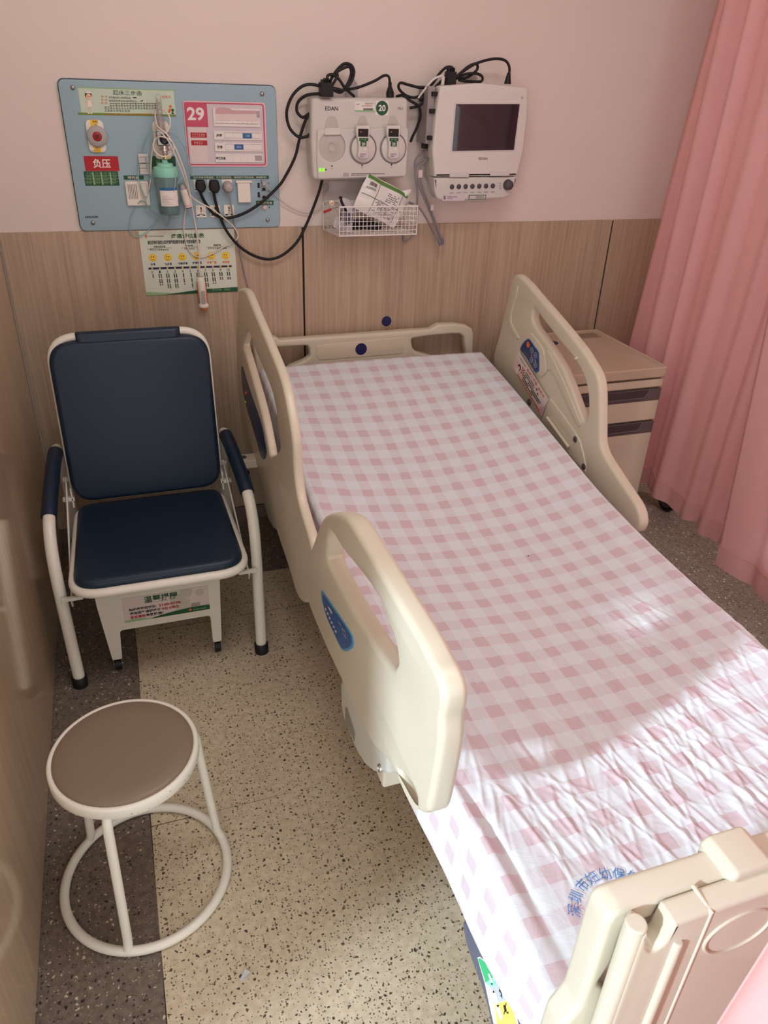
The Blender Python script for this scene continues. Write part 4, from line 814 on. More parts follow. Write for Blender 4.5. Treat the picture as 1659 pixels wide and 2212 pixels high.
# head-end left rail ---------------------------------------------------
X2 = 0.73
o2 = [(514,633),(517,624),(524,623),(532,632),(548,672),(568,720),(586,764),(601,802),(612,840),(621,885),(628,926),(632,960),(634,1000),(637,1040),(644,1082),(656,1125),(668,1165),(673,1200),(672,1260),(668,1292),(660,1302),(650,1299),(640,1281),(624,1228),(607,1177),(590,1125),(575,1072),(553,1000),(533,929),(519,887),(513,825),(511,770),(511,707)]
h2b = [(536,716),(549,752),(566,793),(586,843),(597,890),(602,930),(604,968),(600,984),(594,960),(584,910),(572,862),(556,806),(545,768),(538,742)]
SB = slab_obj('side_rail', HB, BED, smo(o2, X2), [smooth2(YZ(h2b[:7],X2)+YZ(h2b[7:],X2+.022),4)], 0.027, 0.010, sideF(X2), 0.0, res=4, label='raised head-end side rail on the left, long navy keypad')
dp2 = [(523,791),(530,812),(542,848),(556,888),(566,918),(574,958),(576,978),(572,992),(565,986),(556,955),(545,918),(534,882),(527,850),(523,820)]
KEYB = mat('key_blue', (70,96,140), 0.35); NAVYD = mat('decal_navy', (22,44,92), 0.3, var=0.02)
dk = decal(dp2, X2, 0.0022, NAVYD, 'control_panel', SB, label='long navy keypad with small lights')
g = Gfx(sideF(X2), pixX(X2), h=0.0026)
for (x,y,m_,r_) in ((533,848,LEDR,.0045),(532,868,LEDG,.0035),(536,880,YELLOW,.005)): c = pixX(X2)(x,y); g.poly(circ(c.x,c.y,r_,14),m_,1,True)
for k in range(6):
    x = 540.5+k*3.6; y = 884+k*10.5
    for dx,dy in ((0,0),(2.2,-3)): c = pixX(X2)(x+dx,y+dy); g.b.add([g.fr.at(v.x,v.y,g.h+0.0004) for v in circ(c.x,c.y,0.010,14,0.007)],[tuple(range(14))],KEYB)
g.line([(566,965),(567,975),(570,980)],0.002,CARD,1); g.line([(530,815),(533,832)],0.0012,CARD,1); g.build('keypad_symbols', dk)
hs2 = [(533,905),(536,960),(548,1000),(560,1035),(568,1080),(578,1120),(590,1142),(602,1150),(604,1120),(580,1020)]
slab_obj('rail_bracket', HB, HOUS, fillet(YZ(hs2, 0.748), 0.012, 4), [], 0.035, 0.010, sideF(0.748), 0.0)
p = ax(520,997,0.70); p2 = ax(560,985,0.76)
b = MB(); a_ = _hit(522,997,1,-0.42); b.box((0.665,-0.44,a_.z-0.022),(0.80,-0.385,a_.z+0.012),BEDF); b.build('cross_arm', HB, bevel=0.004)
b = MB(); b.lathe([(0,0.03),(0.014,0.028),(0.016,0.012),(0.009,0)], (0.69,-0.43,a_.z-0.026), (0,-0.3,-1), BLK, 20); b.build('arm_knob', HB)
MB().lathe([(0,0.002),(0.010,0.002),(0.012,0)], (0.69,-0.412,a_.z+0.012), (0,0,1), DGREY, 16).build('arm_cap', HB)
# head-end right rail ----------------------------------------------------
X3 = 1.757
o3 = [(1065,782),(1080,712),(1098,635),(1106,602),(1110,594),(1117,593),(1124,598),(1140,614),(1158,636),(1196,680),(1230,721),(1256,754),(1276,786),(1287,806),(1293,828),(1295,856),(1295,910),(1295,948),(1298,968),(1308,990),(1340,1040),(1368,1082),(1378,1102),(1382,1120),(1381,1138),(1370,1150),(1340,1130),(1250,1020),(1160,910),(1090,830)]
h3_ = [(1155,668),(1176,696),(1204,732),(1236,771),(1258,808),(1268,845),(1270,880),(1267,903),(1260,911),(1252,893),(1220,807),(1192,758),(1170,727),(1153,702),(1149,684)]
SG = slab_obj('side_rail', HB, BED, smo(o3, X3), [smo(h3_, X3)], 0.036, 0.011, Frame((X3,0,0),(0,-1,0),(0,0,1)), 0.0, res=4, label='raised head-end side rail on the right, with a notice card and blue keypad')
# raised inner housing: panel carrying the keypad
pn = [(1112,620),(1118,612),(1130,640),(1150,665),(1143,700),(1152,722),(1172,738),(1180,760),(1170,765),(1140,735),(1122,728),(1105,700),(1100,670)]
rc = [(1116,622),(1130,638),(1146,660),(1140,686),(1144,704),(1128,735),(1112,716),(1098,690),(1096,668)]
slab_obj('recess_rim', SG, BED, smo([(1100,672),(1106,640),(1114,620),(1120,618),(1117,640),(1108,668),(1105,690),(1110,706),(1122,728),(1118,732),(1106,716),(1098,695)], X3), [], 0.006, 0.0028, sideF(X3), h0=0.004)
slab_obj('keypad_shelf', SG, BED, smo([(1128,752),(1144,722),(1152,722),(1176,756),(1182,800),(1172,812),(1162,806)], X3, 3), [], 0.012, 0.004, sideF(X3), h0=0.006)
slab_obj('inner_rib', SG, BED, smo([(1182,756),(1196,775),(1226,840),(1250,900),(1256,915),(1248,918),(1225,870),(1190,800),(1172,815),(1176,780)], X3), [], 0.008, 0.0035, sideF(X3), h0=0.004)
dp3 = [(1142,733),(1148,733),(1158,748),(1166,758),(1168,770),(1168,798),(1164,804),(1159,802),(1140,770),(1129,756),(1129,750),(1134,741)]
kd = decal(dp3, X3, 0.009, BLUED, 'control_panel', SG, 3, 'blue keypad with round buttons')
g = Gfx(sideF(X3), pixX(X3), h=0.0094); g.poly([(p.x,p.y) for p in smo(shrink(dp3,0.9),X3,3)], NAVYD, 0, True)
for (x,y,m_) in ((1145.7,744,ORANGE),(1154,756,GREYP),(1153,777,GREYP),(1162,767,GREYP),(1161.5,788,GREYP)): g.disc(x,y,3.3,m_,1)
for (x,y) in ((1154,756),(1153,777),(1162,767),(1161.5,788)): g.disc(x,y,2.4,BLUED,2); g.line([(x-1.2,y+1),(x,y-1.6),(x+1.2,y+1)],0.0012,CARD,3)
g.line([(1157.5,754),(1157,789)],0.0012,GREYP,1); g.line([(1150,742),(1149.5,756)],0.0012,GREYP,1); g.line([(1152.5,764),(1154.5,770)],0.003,CARD,1); g.line([(1160,776),(1163,781)],0.003,CARD,1); g.line([(1134,752),(1146,770)],0.0008,GREYP,1); g.build('keypad_symbols', kd)
# notice card on the rail : local axes along the card
ca = pixX(X3); A, B_, C_, D_ = ca(1124,757), ca(1189,863), ca(1174,891), ca(1112,795)
nc = slab_obj('notice_card', SG, PALEP, [A,B_,C_,D_][::-1], [], 0.0015, 0.0003, sideF(X3), h0=0.0085, label='pale pink notice card with a small figure and red lettering')
g = Gfx(sideF(X3), None, h=0.0088); eu = (B_-A); ev = (D_-A)
def nq(u, v): return A+eu*u+ev*v
def nrect(u0,v0,u1,v1,m,l): g.poly([nq(u0,v0),nq(u1,v0),nq(u1,v1),nq(u0,v1)], m, l, True)
g.poly([nq(0,.55),nq(.10,.25),nq(.16,.6),nq(.10,1),nq(0,1)], PINKP, 0, True); g.poly([nq(1,1),nq(1,.35),nq(.9,.7),nq(.84,1)], ROSEP, 0, True)
c = nq(.15,.55); g.poly([(c.x+v.x,c.y+v.y) for v in circ(0,0,.012,16)], HAIR, 1, True); c = nq(.145,.60); g.poly([(c.x+v.x,c.y+v.y) for v in circ(0,0,.008,16)], SKIN, 2, True); nrect(.08,.68,.16,.98,WHITE,1)
hgt = ev.length
def ntext(t, u0, u1, v1, hh, m, bold=0.0): g.text_on(t, nq(u0,v1), nq(u1,v1), hh*hgt, m, 2, bold)
ntext('起床三步曲', .34,.66,.21,.17,RED); ntext('防跌卡', .72,.90,.22,.15,ORANGE,0.02); nrect(.10,.12,.30,.15,GREEN,2)
for k,t in enumerate(('先平躺在床上30秒再坐起。','坐起后在床边坐30秒再站立。')): ntext(t,.33,.33+.30,.37+k*.12,.085,BLACK,0.02)
rn = random.Random(2)
for r_ in range(3):
    for k in range(15 if r_ < 2 else 9):
        if rn.random() > .12: nrect(.31+k*.038,.53+r_*.115,.31+k*.038+.027,.60+r_*.115,BLACK,2)
for k in range(17): nrect(.16+k*.042+(.02 if k>5 else 0)+(.02 if k>11 else 0),.89,.16+k*.042+.030+(.02 if k>5 else 0)+(.02 if k>11 else 0),.97,ORANGE,2)
for r_,n_ in ((.32,2),(.45,2),(.58,2)):
    for k in range(n_): nrect(.22+k*.05,r_,.25+k*.05,r_+.07,RED,2)
g.poly([nq(.66,.27),nq(.72,.25),nq(.70,.36)],BLACK,2,True); g.poly([nq(.72,.38),nq(.77,.36),nq(.75,.47)],BLACK,2,True); g.build('card_print', nc)
# linkage plates and bolts on the right
lk = [(1186,862),(1196,868),(1222,902),(1250,943),(1258,965),(1266,1000),(1266,1020),(1258,1012),(1224,972),(1185,925),(1168,895)]
lp = slab_obj('link_plate', SG, BED, smo(lk, X3, 3), [], 0.010, 0.003, sideF(X3), h0=0.005)
b = MB(); b.tube([ax(1182,902,X3-0.012),ax(1222,957,X3-0.012),ax(1228,966,X3-0.012)],0.006,BED,10); b.build('link_rod', SG)
for (x,y) in ((1242,949),(1260,1008),(1142,868)):
    p = ax(x,y,X3-0.006); MB().lathe([(0,0.005),(0.008,0.0045),(0.011,0.002),(0.0115,0)], (X3-0.004,p.y,p.z), (-1,0,0), DGREY, 20).build('bolt_cap', SG, label='dark round bolt cap')
p = ax(1242,773,X3-0.006); MB().lathe([(0,0.004),(0.006,0.003),(0.008,0)], (X3-0.001,p.y,p.z), (-0.6,0,0.5), BED, 14).build('grip_stud', SG)
# headboard -----------------------------------------------------------------
YH = -0.085
FH = wallF(-YH)
def H(*pts): return UZ(pts, YH)
o4 = H((548,752),(548,736),(556,731),(596,729),(606,735),(700,728),(800,721),(890,714),(930,712),(940,706),(948,701),(985,700),(1010,704),(1021,711),(1024,722),(1022,780)) + [Vector((1.70,0.42)),Vector((0.83,0.42))]
h4l = H((566,752),(600,751),(664,747),(668,752))+UZ(((666,764),(655,773),(626,785),(600,802)),YH+.034)
h4r = H((888,732),(930,726),(975,722),(994,722),(1002,728))+UZ(((1003,775),(990,792),(955,779),(925,764),(893,755),(886,747)),YH+.034)
h4l = fillet(h4l, 0.012, 4); h4r = fillet(h4r, 0.012, 4)
hb = slab_obj('headboard', HB, BED, fillet(o4, [0.01,0.012,0.012,0.004,0.004,0.3,0.3,0.3,0.01,0.006,0.012,0.05,0.03,0.012,0.02,0.03,0.02,0.02],4), [h4l,h4r], 0.040, 0.010, FH, 0.0, res=4)
slab_obj('headboard_recess', hb, mat('headboard_inset', (212,202,180), 0.38), fillet(H((682,746),(872,728),(872,752),(868,764),(690,778),(684,770)),0.008,4), [], 0.004, 0.0015, FH, h0=0.002)
p = ay(780,754,YH-0.002); MB().lathe([(0,0.0010),(0.0235,0.0010),(0.0235,0)], (p.x,YH-0.002,p.z), (0,-1,0), NAVY, 40).build('round_sticker', hb, label='round navy sticker')
# frame, legs, castors ----------------------------------------------------------
MB().box((0.86,-2.34,0.30),(1.66,-0.14,0.385),BEDF).build('bed_base', HB, bevel=0.008)
MB().box((0.84,-2.35,0.385),(1.68,-1.25,0.405),BEDF).build('mattress_platform', HB, bevel=0.004)
b = MB(); b.add([(0.84,-1.25,0.385),(1.68,-1.25,0.385),(1.68,-0.20,0.56),(0.84,-0.20,0.56),(0.84,-1.25,0.405),(1.68,-1.25,0.405),(1.68,-0.20,0.58),(0.84,-0.20,0.58)],[(0,3,2,1),(4,5,6,7),(0,1,5,4),(1,2,6,5),(2,3,7,6),(3,0,4,7)],BEDF); b.build('backrest_platform', HB, bevel=0.004)
MB().box((0.92,-2.28,0.15),(1.60,-0.20,0.21),BEDF).build('lower_chassis', HB, bevel=0.01)
for y in (-0.45,-1.95): MB().box((1.15,y-0.06,0.20),(1.37,y+0.06,0.32),HOUS).build('lift_column', HB, bevel=0.01)
for (x,y) in ((0.95,-0.28),(1.62,-0.28),(0.95,-2.22),(1.62,-2.22)):
    b = MB(); b.tube([(x-0.02,y,0.065),(x+0.02,y,0.065)],0.062,DGREY,28,curve=False); b.tube([(x-0.024,y,0.065),(x+0.024,y,0.065)],0.032,GREYPL,20,curve=False); b.box((x-0.012,y-0.02,0.10),(x+0.012,y+0.02,0.16),GREYPL); b.build('castor', HB, bevel=0.003)
# footboard ---------------------------------------------------------------------
YF = -2.44; YP = -2.492
FFr = wallF(-YF)
def FB(*pts): return UZ(pts, -2.458)
zt5 = 0.888
out = [(0.772,zt5),(1.725,zt5),(1.72,0.62),(1.70,0.38),(0.79,0.38),(0.748,0.56),(0.752,0.66),(0.770,0.70)]
hol = fillet([(0.803,0.853),(0.99,0.857),(0.99,0.70),(0.83,0.70),(0.79,0.745),(0.803,0.79)],[0.02,0.01,0.01,0.03,0.012,0.03],6)
fb = slab_obj('footboard', HB, BED, fillet(out,[0.022,0.022,0.03,0.03,0.03,0.06,0.03,0.03],6), [hol], 0.040, 0.009, wallF(2.465), 0.0, res=5)
# outer panel with scooped flange
zp = 0.891
po5 = [(0.792,0.30),(0.792,zp-0.004),(0.802,zp+0.002),(0.808,zp-0.030),(0.818,zp-0.045),(0.830,zp-0.035),(0.836,zp),(1.70,zp),(1.70,0.30)]
pf = slab_obj('outer_panel', fb, BED, fillet(po5,[0.02,0.006,0.006,0.012,0.012,0.01,0.003,0.03,0.03],5), [], 0.030, 0.006, wallF(2.496), 0.0, res=4)
b = MB(); b.tube([(0.794,-2.483,0.30),(0.794,-2.483,zp+0.004)],0.0125,BED,16,curve=False); b.build('edge_flange', fb, bevel=0.003)
def OUTP(px, py): return ay(px, py, -2.496)
b = MB(); a1 = OUTP(1465,2032); b.tube([(a1.x,-2.496,0.40),(a1.x,-2.496,a1.z)],0.0065,BED,12,curve=False); b.build('ridge', fb, bevel=0.003)
a2 = OUTP(1543,1958); b = MB(); b.tube([(a2.x,-2.495,0.40),(a2.x,-2.495,zp-0.001),(a2.x,-2.464,zp+0.0005)],0.0028,BED,10,curve=False); b.build('seam_bead', fb)
c5 = OUTP(1594,2011); b = MB(); n_=40; b.tube([(c5.x+0.047*math.cos(2*PI*k/n_),-2.496,c5.z+0.036*math.sin(2*PI*k/n_)) for k in range(n_)],0.0026,BED,8,closed=True,curve=False); b.build('oval_emboss', fb)
g5 = ay(1598,1852,-2.452)
b = MB(); vs,fs = slab(fillet([(g5.x-0.030,zt5-0.02),(g5.x+0.036,zt5-0.02),(g5.x+0.036,zt5+0.006),(g5.x+0.026,zt5+0.014),(g5.x-0.022,zt5+0.014),(g5.x-0.030,zt5+0.004)],0.008,4),[],0.056,0.006,wallF(2.474),0.0,res=4); b.add(vs,fs,BED,True); gl = b.build('lock_grip', fb); shade_auto(gl)
lb_ = MB(); l0 = ay(1345,2030,-2.44); lb_.box((0.800,-2.4235,0.74),(0.90,-2.422,0.862),CARD); lo = lb_.build('inner_label', fb, label='white label with blue characters seen through the hand hold')
g = Gfx(wallF(2.4235)); g.text('产', 0.806,0.800,0.828,0.828, BLUE, 0); g.text('可', 0.862,0.825,0.884,0.850, BLUE, 0); g.build('label_print', lo)
# foot control panel low on the left
X6 = 0.812
fcp = [(1001,1990),(1003,2020),(1009,2046),(1030,2105),(1046,2150),(1059,2205),(1066,2250),(1100,2330),(1180,2330),(1152,2215),(1120,2150),(1080,2080),(1040,2020)]
NAVYF = mat('foot_panel_slate', (84,92,116), 0.35, var=0.03)
fp = slab_obj('foot_control', HB, NAVYF, smo(fcp, X6), [], 0.02, 0.005, sideF(X6), 0.0, label='slate-blue control panel with green, grey and yellow fields')
g = Gfx(sideF(X6), pixX(X6), h=0.0008)
EMER = mat('emerald_print', (40,190,120), 0.4); MINT = mat('mint_print', (150,230,200), 0.4); PGREY = mat('pale_blue_grey_print', (196,206,222), 0.4); LEMON = mat('lemon_print', (246,228,110), 0.4)
g.poly([(1032,2068),(1038,2066),(1070,2095),(1100,2140),(1108,2160),(1134,2260),(1078,2260),(1060,2180),(1048,2124)], WHITE, 0)
g.poly([(1034,2071),(1038,2069),(1068,2096),(1075,2105),(1050,2122)], EMER, 1); g.poly([(1050,2122),(1075,2105),(1084,2126),(1061,2132)], MINT, 1); g.poly([(1061,2133),(1084,2127),(1102,2158),(1069,2168)], PGREY, 1); g.poly([(1070,2169),(1103,2159),(1130,2258),(1080,2258)], LEMON, 1)
g.poly([(1055,2103),(1059,2102),(1066,2119),(1062,2121)], WHITE, 2); g.poly([(1061,2124),(1066,2123),(1065,2128)], BLACK, 2)
g.poly([(1066,2144),(1071,2143),(1067,2138)], BLACK, 2); g.disc(1072,2154,4.5,WHITE,2); g.line([(1079,2131),(1083,2144),(1087,2157)],0.0022,BLACK,2); g.disc(1083,2145,2.2,BLACK,3); g.disc(1083,2145,1.2,PGREY,4)
g.poly([(1074,2171),(1080,2170),(1078,2176)], BLACK, 2); g.disc(1080,2186,4.5,WHITE,2); g.line([(1095,2166),(1093,2178),(1090,2191)],0.0022,BLACK,2); g.disc(1093,2178,2.2,BLACK,3); g.poly([(1095,2187),(1100,2184),(1100,2190)],BLACK,2)
g.build('control_symbols', fp)
# ------------------------------------------------------------------ checked sheet
M_sheet = mat('checked_sheet', (226,222,222), 0.8, spec=0.25); nt, N, L, b = nodes(M_sheet)
uv = N.new('ShaderNodeUVMap'); uv.uv_map = 'UVMap'; su = N.new('ShaderNodeSeparateXYZ'); L.new(uv.outputs[0], su.inputs[0])
nzw = N.new('ShaderNodeTexNoise'); nzw.inputs['Scale'].default_value = 9; L.new(uv.outputs[0], nzw.inputs['Vector'])
wob = math_n(nt, 'MULTIPLY', math_n(nt, 'SUBTRACT', nzw.outputs['Fac'], 0.5), 0.012)
PER = 0.0752
def band(v, c): return math_n(nt, 'LESS_THAN', math_n(nt, 'FRACT', math_n(nt, 'ADD', math_n(nt, 'DIVIDE', math_n(nt, 'ADD', math_n(nt, 'SUBTRACT', v, c), wob), PER), 0.23)), 0.46)
bu, bv = band(su.outputs[0], 1.139), band(su.outputs[1], 0.388)
c0 = rgb((222,229,234)); c1_ = rgb((218,218,224)); c2_ = rgb((210,192,199))
m1 = mix_n(nt, math_n(nt, 'MAXIMUM', bu, bv), c0, c1_); m2 = mix_n(nt, math_n(nt, 'MULTIPLY', bu, bv), m1, c2_); L.new(m2, b.inputs['Base Color'])
nb1 = N.new('ShaderNodeTexNoise'); nb1.inputs['Scale'].default_value = 22; nb1.inputs['Detail'].default_value = 6; nb1.inputs['Distortion'].default_value = 1.2; L.new(uv.outputs[0], nb1.inputs['Vector'])
nb2 = N.new('ShaderNodeTexNoise'); nb2.inputs['Scale'].default_value = 900; L.new(uv.outputs[0], nb2.inputs['Vector'])
hh = math_n(nt, 'ADD', nb1.outputs['Fac'], math_n(nt, 'MULTIPLY', nb2.outputs['Fac'], 0.06))
bp = N.new('ShaderNodeBump'); bp.inputs['Strength'].default_value = 0.35; bp.inputs['Distance'].default_value = 0.006; L.new(hh, bp.inputs['Height']); L.new(bp.outputs[0], b.inputs['Normal'])
XA, XB = 0.800, 1.702; YA, YZ_ = -0.185, -2.395; DR = 0.165; FR_ = 0.026
zk = np.array([(-2.6,.540),(-2.4,.540),(-1.9,.540),(-1.65,.5425),(-1.33,.556),(-1.1,.580),(-0.9,.617),(-0.55,.682),(-0.3,.722),(0,.765)])
def ztop(y):
    xs_ = zk[:,0]; z_ = zk[:,1]; k = np.array([-.06,-.04,-.02,0,.02,.04,.06]); return np.mean([np.interp(np.asarray(y)+d_, xs_, z_) for d_ in k], axis=0)
rs = np.random.RandomState(11); CRE = []
def addc(n, x0, x1, y0, y1, a0, a1, l0, l1, w0, w1, h0_, h1__):
    for _ in range(n):
        a = rs.uniform(a0, a1); CRE.append((rs.uniform(x0,x1), rs.uniform(y0,y1), math.cos(a), math.sin(a), rs.uniform(l0,l1), rs.uniform(w0,w1), rs.uniform(h0_,h1__)*rs.choice([1,1,-0.5]), rs.uniform(-1.2,1.2)))
addc(230, .86,1.70,-2.32,-1.60, -2.0,-1.2, .05,.24, .0028,.0065, .0010,.0034)
addc(40, .88,1.68,-2.25,-1.6, -1.9,-1.3, .10,.30, .007,.012, .0014,.0036)
addc(150, .90,1.70,-2.28,-1.55, -1.3,-0.5, .03,.12, .0026,.005, .0007,.0020)
addc(60, .86,1.68,-1.6,-0.3, 0,3.14, .02,.10, .003,.007, .0004,.0012)
addc(10, 1.25,1.70,-2.0,-1.0, -1.6,-1.2, .10,.3, .008,.014, .0012,.0030)
CRE.append((.852,-2.16,.06,-1,.22,.011,-.009,0.1)); CRE.append((.832,-2.14,.05,-1,.24,.010,.004,0.1)); CRE.append((1.665,-1.6,.03,-1,.35,.012,.004,0.1)); CRE.append((.845,-1.25,.05,-1,.25,.02,.010,0.2))
def wrinkle(x, y):
    r = np.zeros_like(x)
    for (cx,cy_,dx,dy,l,w,h,cu) in CRE:
        s_ = (x-cx)*dx+(y-cy_)*dy; t = -(x-cx)*dy+(y-cy_)*dx + cu*s_*s_
        e = np.clip(1-(s_/l)**2,0,1)**1.2
        r += h*np.exp(-(t/w)**2)*e
    return r*(1-0.8*np.exp(-(((x-.95)/.16)**2+((y+2.27)/.10)**2)))
zcn = np.array([(-2.6,.530),(-2.4,.528),(-2.2,.522),(-1.9,.514),(-1.6,.503),(-1.4,.499),(-1.2,.506),(-1.05,.527),(-.9,.560),(-.75,.598),(-.6,.638),(-.45,.680),(-.3,.720),(-.2,.740),(0,.78)])
def zcen(y): return np.mean([np.interp(np.asarray(y)+d_, zcn[:,0], zcn[:,1]) for d_ in (-.06,-.04,-.02,0,.02,.04,.06)], axis=0)
def sag(x, y): return (zcen(y)-ztop(y))*np.clip(1-((x-1.25)/0.452)**2,0,1)
def edge_profile(a, b_, npt, dens=None):
    """arc-length samples of down-over-down cross section between a and b (a<b): position, drop"""
    L1 = DR-FR_; L2 = FR_*PI/2; L3 = (b_-a)-2*FR_-0.0; tot = 2*L1+2*L2+L3
    s_ = np.concatenate([np.linspace(0,L1,9)[:-1], L1+np.linspace(0,L2,7)[:-1], L1+L2+np.linspace(0,L3,npt)[:-1], L1+L2+L3+np.linspace(0,L2,7)[:-1], L1+2*L2+L3+np.linspace(0,L1,9)])
    pos = np.zeros_like(s_); dr = np.zeros_like(s_)
    for i,v in enumerate(s_):
        if v < L1: pos[i] = a-0.012*(1-v/L1); dr[i] = DR-v
        elif v < L1+L2: t = (v-L1)/FR_; pos[i] = a+FR_-FR_*math.cos(t); dr[i] = FR_-FR_*math.sin(t)
        elif v < L1+L2+L3: pos[i] = a+FR_+(v-L1-L2); dr[i] = 0
        elif v < L1+2*L2+L3: t = (v-L1-L2-L3)/FR_; pos[i] = b_-FR_+FR_*math.sin(t); dr[i] = FR_-FR_*math.cos(t)
        else: q_ = v-(L1+2*L2+L3); pos[i] = b_+0.012*q_/L1; dr[i] = FR_+q_
    return s_, pos, dr
su_, px_, dx_ = edge_profile(XA, XB, 320); sv_, py_, dy_ = edge_profile(YZ_, YA, 760)
_ya = np.linspace(YA,-2.6,3000); _za = zcen(_ya); _la = np.concatenate([[0],np.cumsum(np.hypot(np.diff(_ya),np.diff(_za)))])
su_ = px_ + np.where(px_ > 1.25, dx_, -dx_); sv_ = np.interp(-py_,-_ya,_la) + np.where(py_ < -1.25, dy_, -dy_)
PX, PY = np.meshgrid(px_, py_); DX, DY = np.meshgrid(dx_, dy_); SU, SV = np.meshgrid(su_, sv_)
drop = (DX**4+DY**4)**0.25
top_w = np.clip(1-drop/0.05,0,1)
hem = 1+0.10*np.sin(PY*9+1)*np.clip(drop/DR,0,1)*0.5
Z = ztop(np.clip(PY,YZ_,YA)) - np.minimum(drop*hem,DR*1.12) + wrinkle(PX,PY)*np.clip(top_w+0.15,0,1) + sag(PX,PY)*top_w
# the gathered corner at the foot end lifts the hem
cor = np.exp(-(((PY+2.42)/0.20)**2))*np.clip(drop/DR,0,1); Z += 0.065*cor
PX2 = PX + 0.006*np.sin(PY*13)*np.clip(DX/DR,0,1)*np.sign(PX-1.25)
nr, ncg = PX.shape
V = np.stack([PX2, PY, Z], -1).reshape(-1,3)
idx = np.arange(nr*ncg).reshape(nr,ncg); Fq = np.stack([idx[:-1,:-1], idx[:-1,1:], idx[1:,1:], idx[1:,:-1]], -1).reshape(-1,4)
org = np.array([1.25,-1.29,0.405])
me = bpy.data.meshes.new('bed_sheet'); me.from_pydata((V-org).tolist(), [], Fq.tolist()); me.materials.append(M_sheet)
uvl = me.uv_layers.new(name='UVMap'); UVv = np.stack([SU, SV], -1).reshape(-1,2); li = np.zeros(len(me.loops), dtype=np.int32); me.loops.foreach_get('vertex_index', li); uvl.data.foreach_set('uv', UVv[li].astype(np.float32).ravel())
me.polygons.foreach_set('use_smooth', [True]*len(me.polygons)); me.update()
SH = bpy.data.objects.new('bed_sheet', me); SH.location = org; link(SH); tag(SH, 'pink-and-white checked fitted sheet pulled over the mattress', 'bed sheet')
# blue stamp lettering on an arc, lying on the cloth
INK = mat('stamp_blue', (84,132,196), 0.7, var=0.15, scale=200)
def sheet_z(x, y): X_a = np.array([x]); Y_a = np.array([y]); return float((ztop(Y_a)+wrinkle(X_a,Y_a)+sag(X_a,Y_a))[0])
stamp = [('深',1238,1974),('圳',1242,1944),('市',1255,1916),('妇',1277,1900),('幼',1305,1890),('保',1337,1890),('健',1368,1899),('院',1396,1913)]
sb_ = MB(); PC = [az(x,y,.527) for _,x,y in stamp]; cen = None
A_, B2, C2 = PC[0], PC[3], PC[5]
def circ3(a,b_,c):
    d = 2*(a.x*(b_.y-c.y)+b_.x*(c.y-a.y)+c.x*(a.y-b_.y)); q1,q2,q3 = a.x**2+a.y**2, b_.x**2+b_.y**2, c.x**2+c.y**2
    return ((q1*(b_.y-c.y)+q2*(c.y-a.y)+q3*(a.y-b_.y))/d, (q1*(c.x-b_.x)+q2*(a.x-c.x)+q3*(b_.x-a.x))/d)
ccx, ccy = circ3(A_,B2,C2); RR = math.hypot(A_.x-ccx, A_.y-ccy)
for (t,_,_), pc_ in zip(stamp, PC):
    V2, F2 = glyphs(t, 0.0); mx_ = (min(v[0] for v in V2)+max(v[0] for v in V2))/2; my_ = (min(v[1] for v in V2)+max(v[1] for v in V2))/2
    an = math.atan2(pc_.y-ccy, pc_.x-ccx); rad = Vector((math.cos(an),math.sin(an))); tan = Vector((math.sin(an),-math.cos(an)))
    vs = []
    for v in V2:
        q2_ = Vector((ccx,ccy))+rad*RR+tan*((v[0]-mx_)*0.0225)+rad*((v[1]-my_)*0.0235); vs.append((q2_.x,q2_.y,sheet_z(q2_.x,q2_.y)+0.0030))
    sb_.add(vs, F2, INK)
sb_.build('hospital_stamp', SH, label='blue stamped characters in an arc')
p = az(1148,1157,.575); MB().lathe([(0,0.002),(0.002,0.001),(0.0022,0)], (p.x,p.y,sheet_z(p.x,p.y)), (0,0,1), BLACK, 10).build('dark_speck', SH)
WORLD = 1.25; EXPO = 0.36
AREAS = [('fill_light', ((1.0,-1.7,2.80),(1.0,-1.7,0),1.2,0.6,12,(1.0,0.98,0.96))),  # added overhead fill for the ambient light, no such fixture is seen
         ('fill_light', ((2.9,-2.6,2.80),(2.6,-1.6,0.5),0.5,0.5,40,(1.0,0.95,0.93)))]  # added lamp behind the curtain, backlights the cloth
SUN = (3.3, 3.6, (0.72,0.88,1.0), 0.364, 0.42)
# ------------------------------------------------------------------ folding companion chair
CX = 0.3605
CHR = thing('folding_chair', 'navy vinyl folding companion chair with white tubular arms by the wood wall', 'chair', (CX,-0.62,0))
# backrest: plane tilted slightly back
B0 = Vector((CX,-0.466,0.422)); B1 = Vector((CX,-0.392,0.945))
FBk = Frame(B0, (1,0,0), (B1-B0)); HB_ = (B1-B0).length
w2 = 0.242
bf = MB(); pts = rrect(-w2+0.006,0.006,w2-0.006,HB_+0.004,0.085,10); bf.tube([FBk.at(p.x,p.y,-0.006) for p in pts],0.0125,ENAMEL,12,closed=True,curve=False); bf.build('backrest_frame', CHR)
ck = slab_obj('backrest', CHR, VINYLB, rrect(-w2,0.0,w2,HB_-0.008,0.075,10), [], 0.040, 0.016, FBk, 0.024, res=5)
top = slab_obj('top_wrap', ck, VINYLB, rrect(-0.156,HB_-0.05,0.158,HB_+0.019,0.006,4), [], 0.036, 0.015, FBk, 0.0172, res=5)
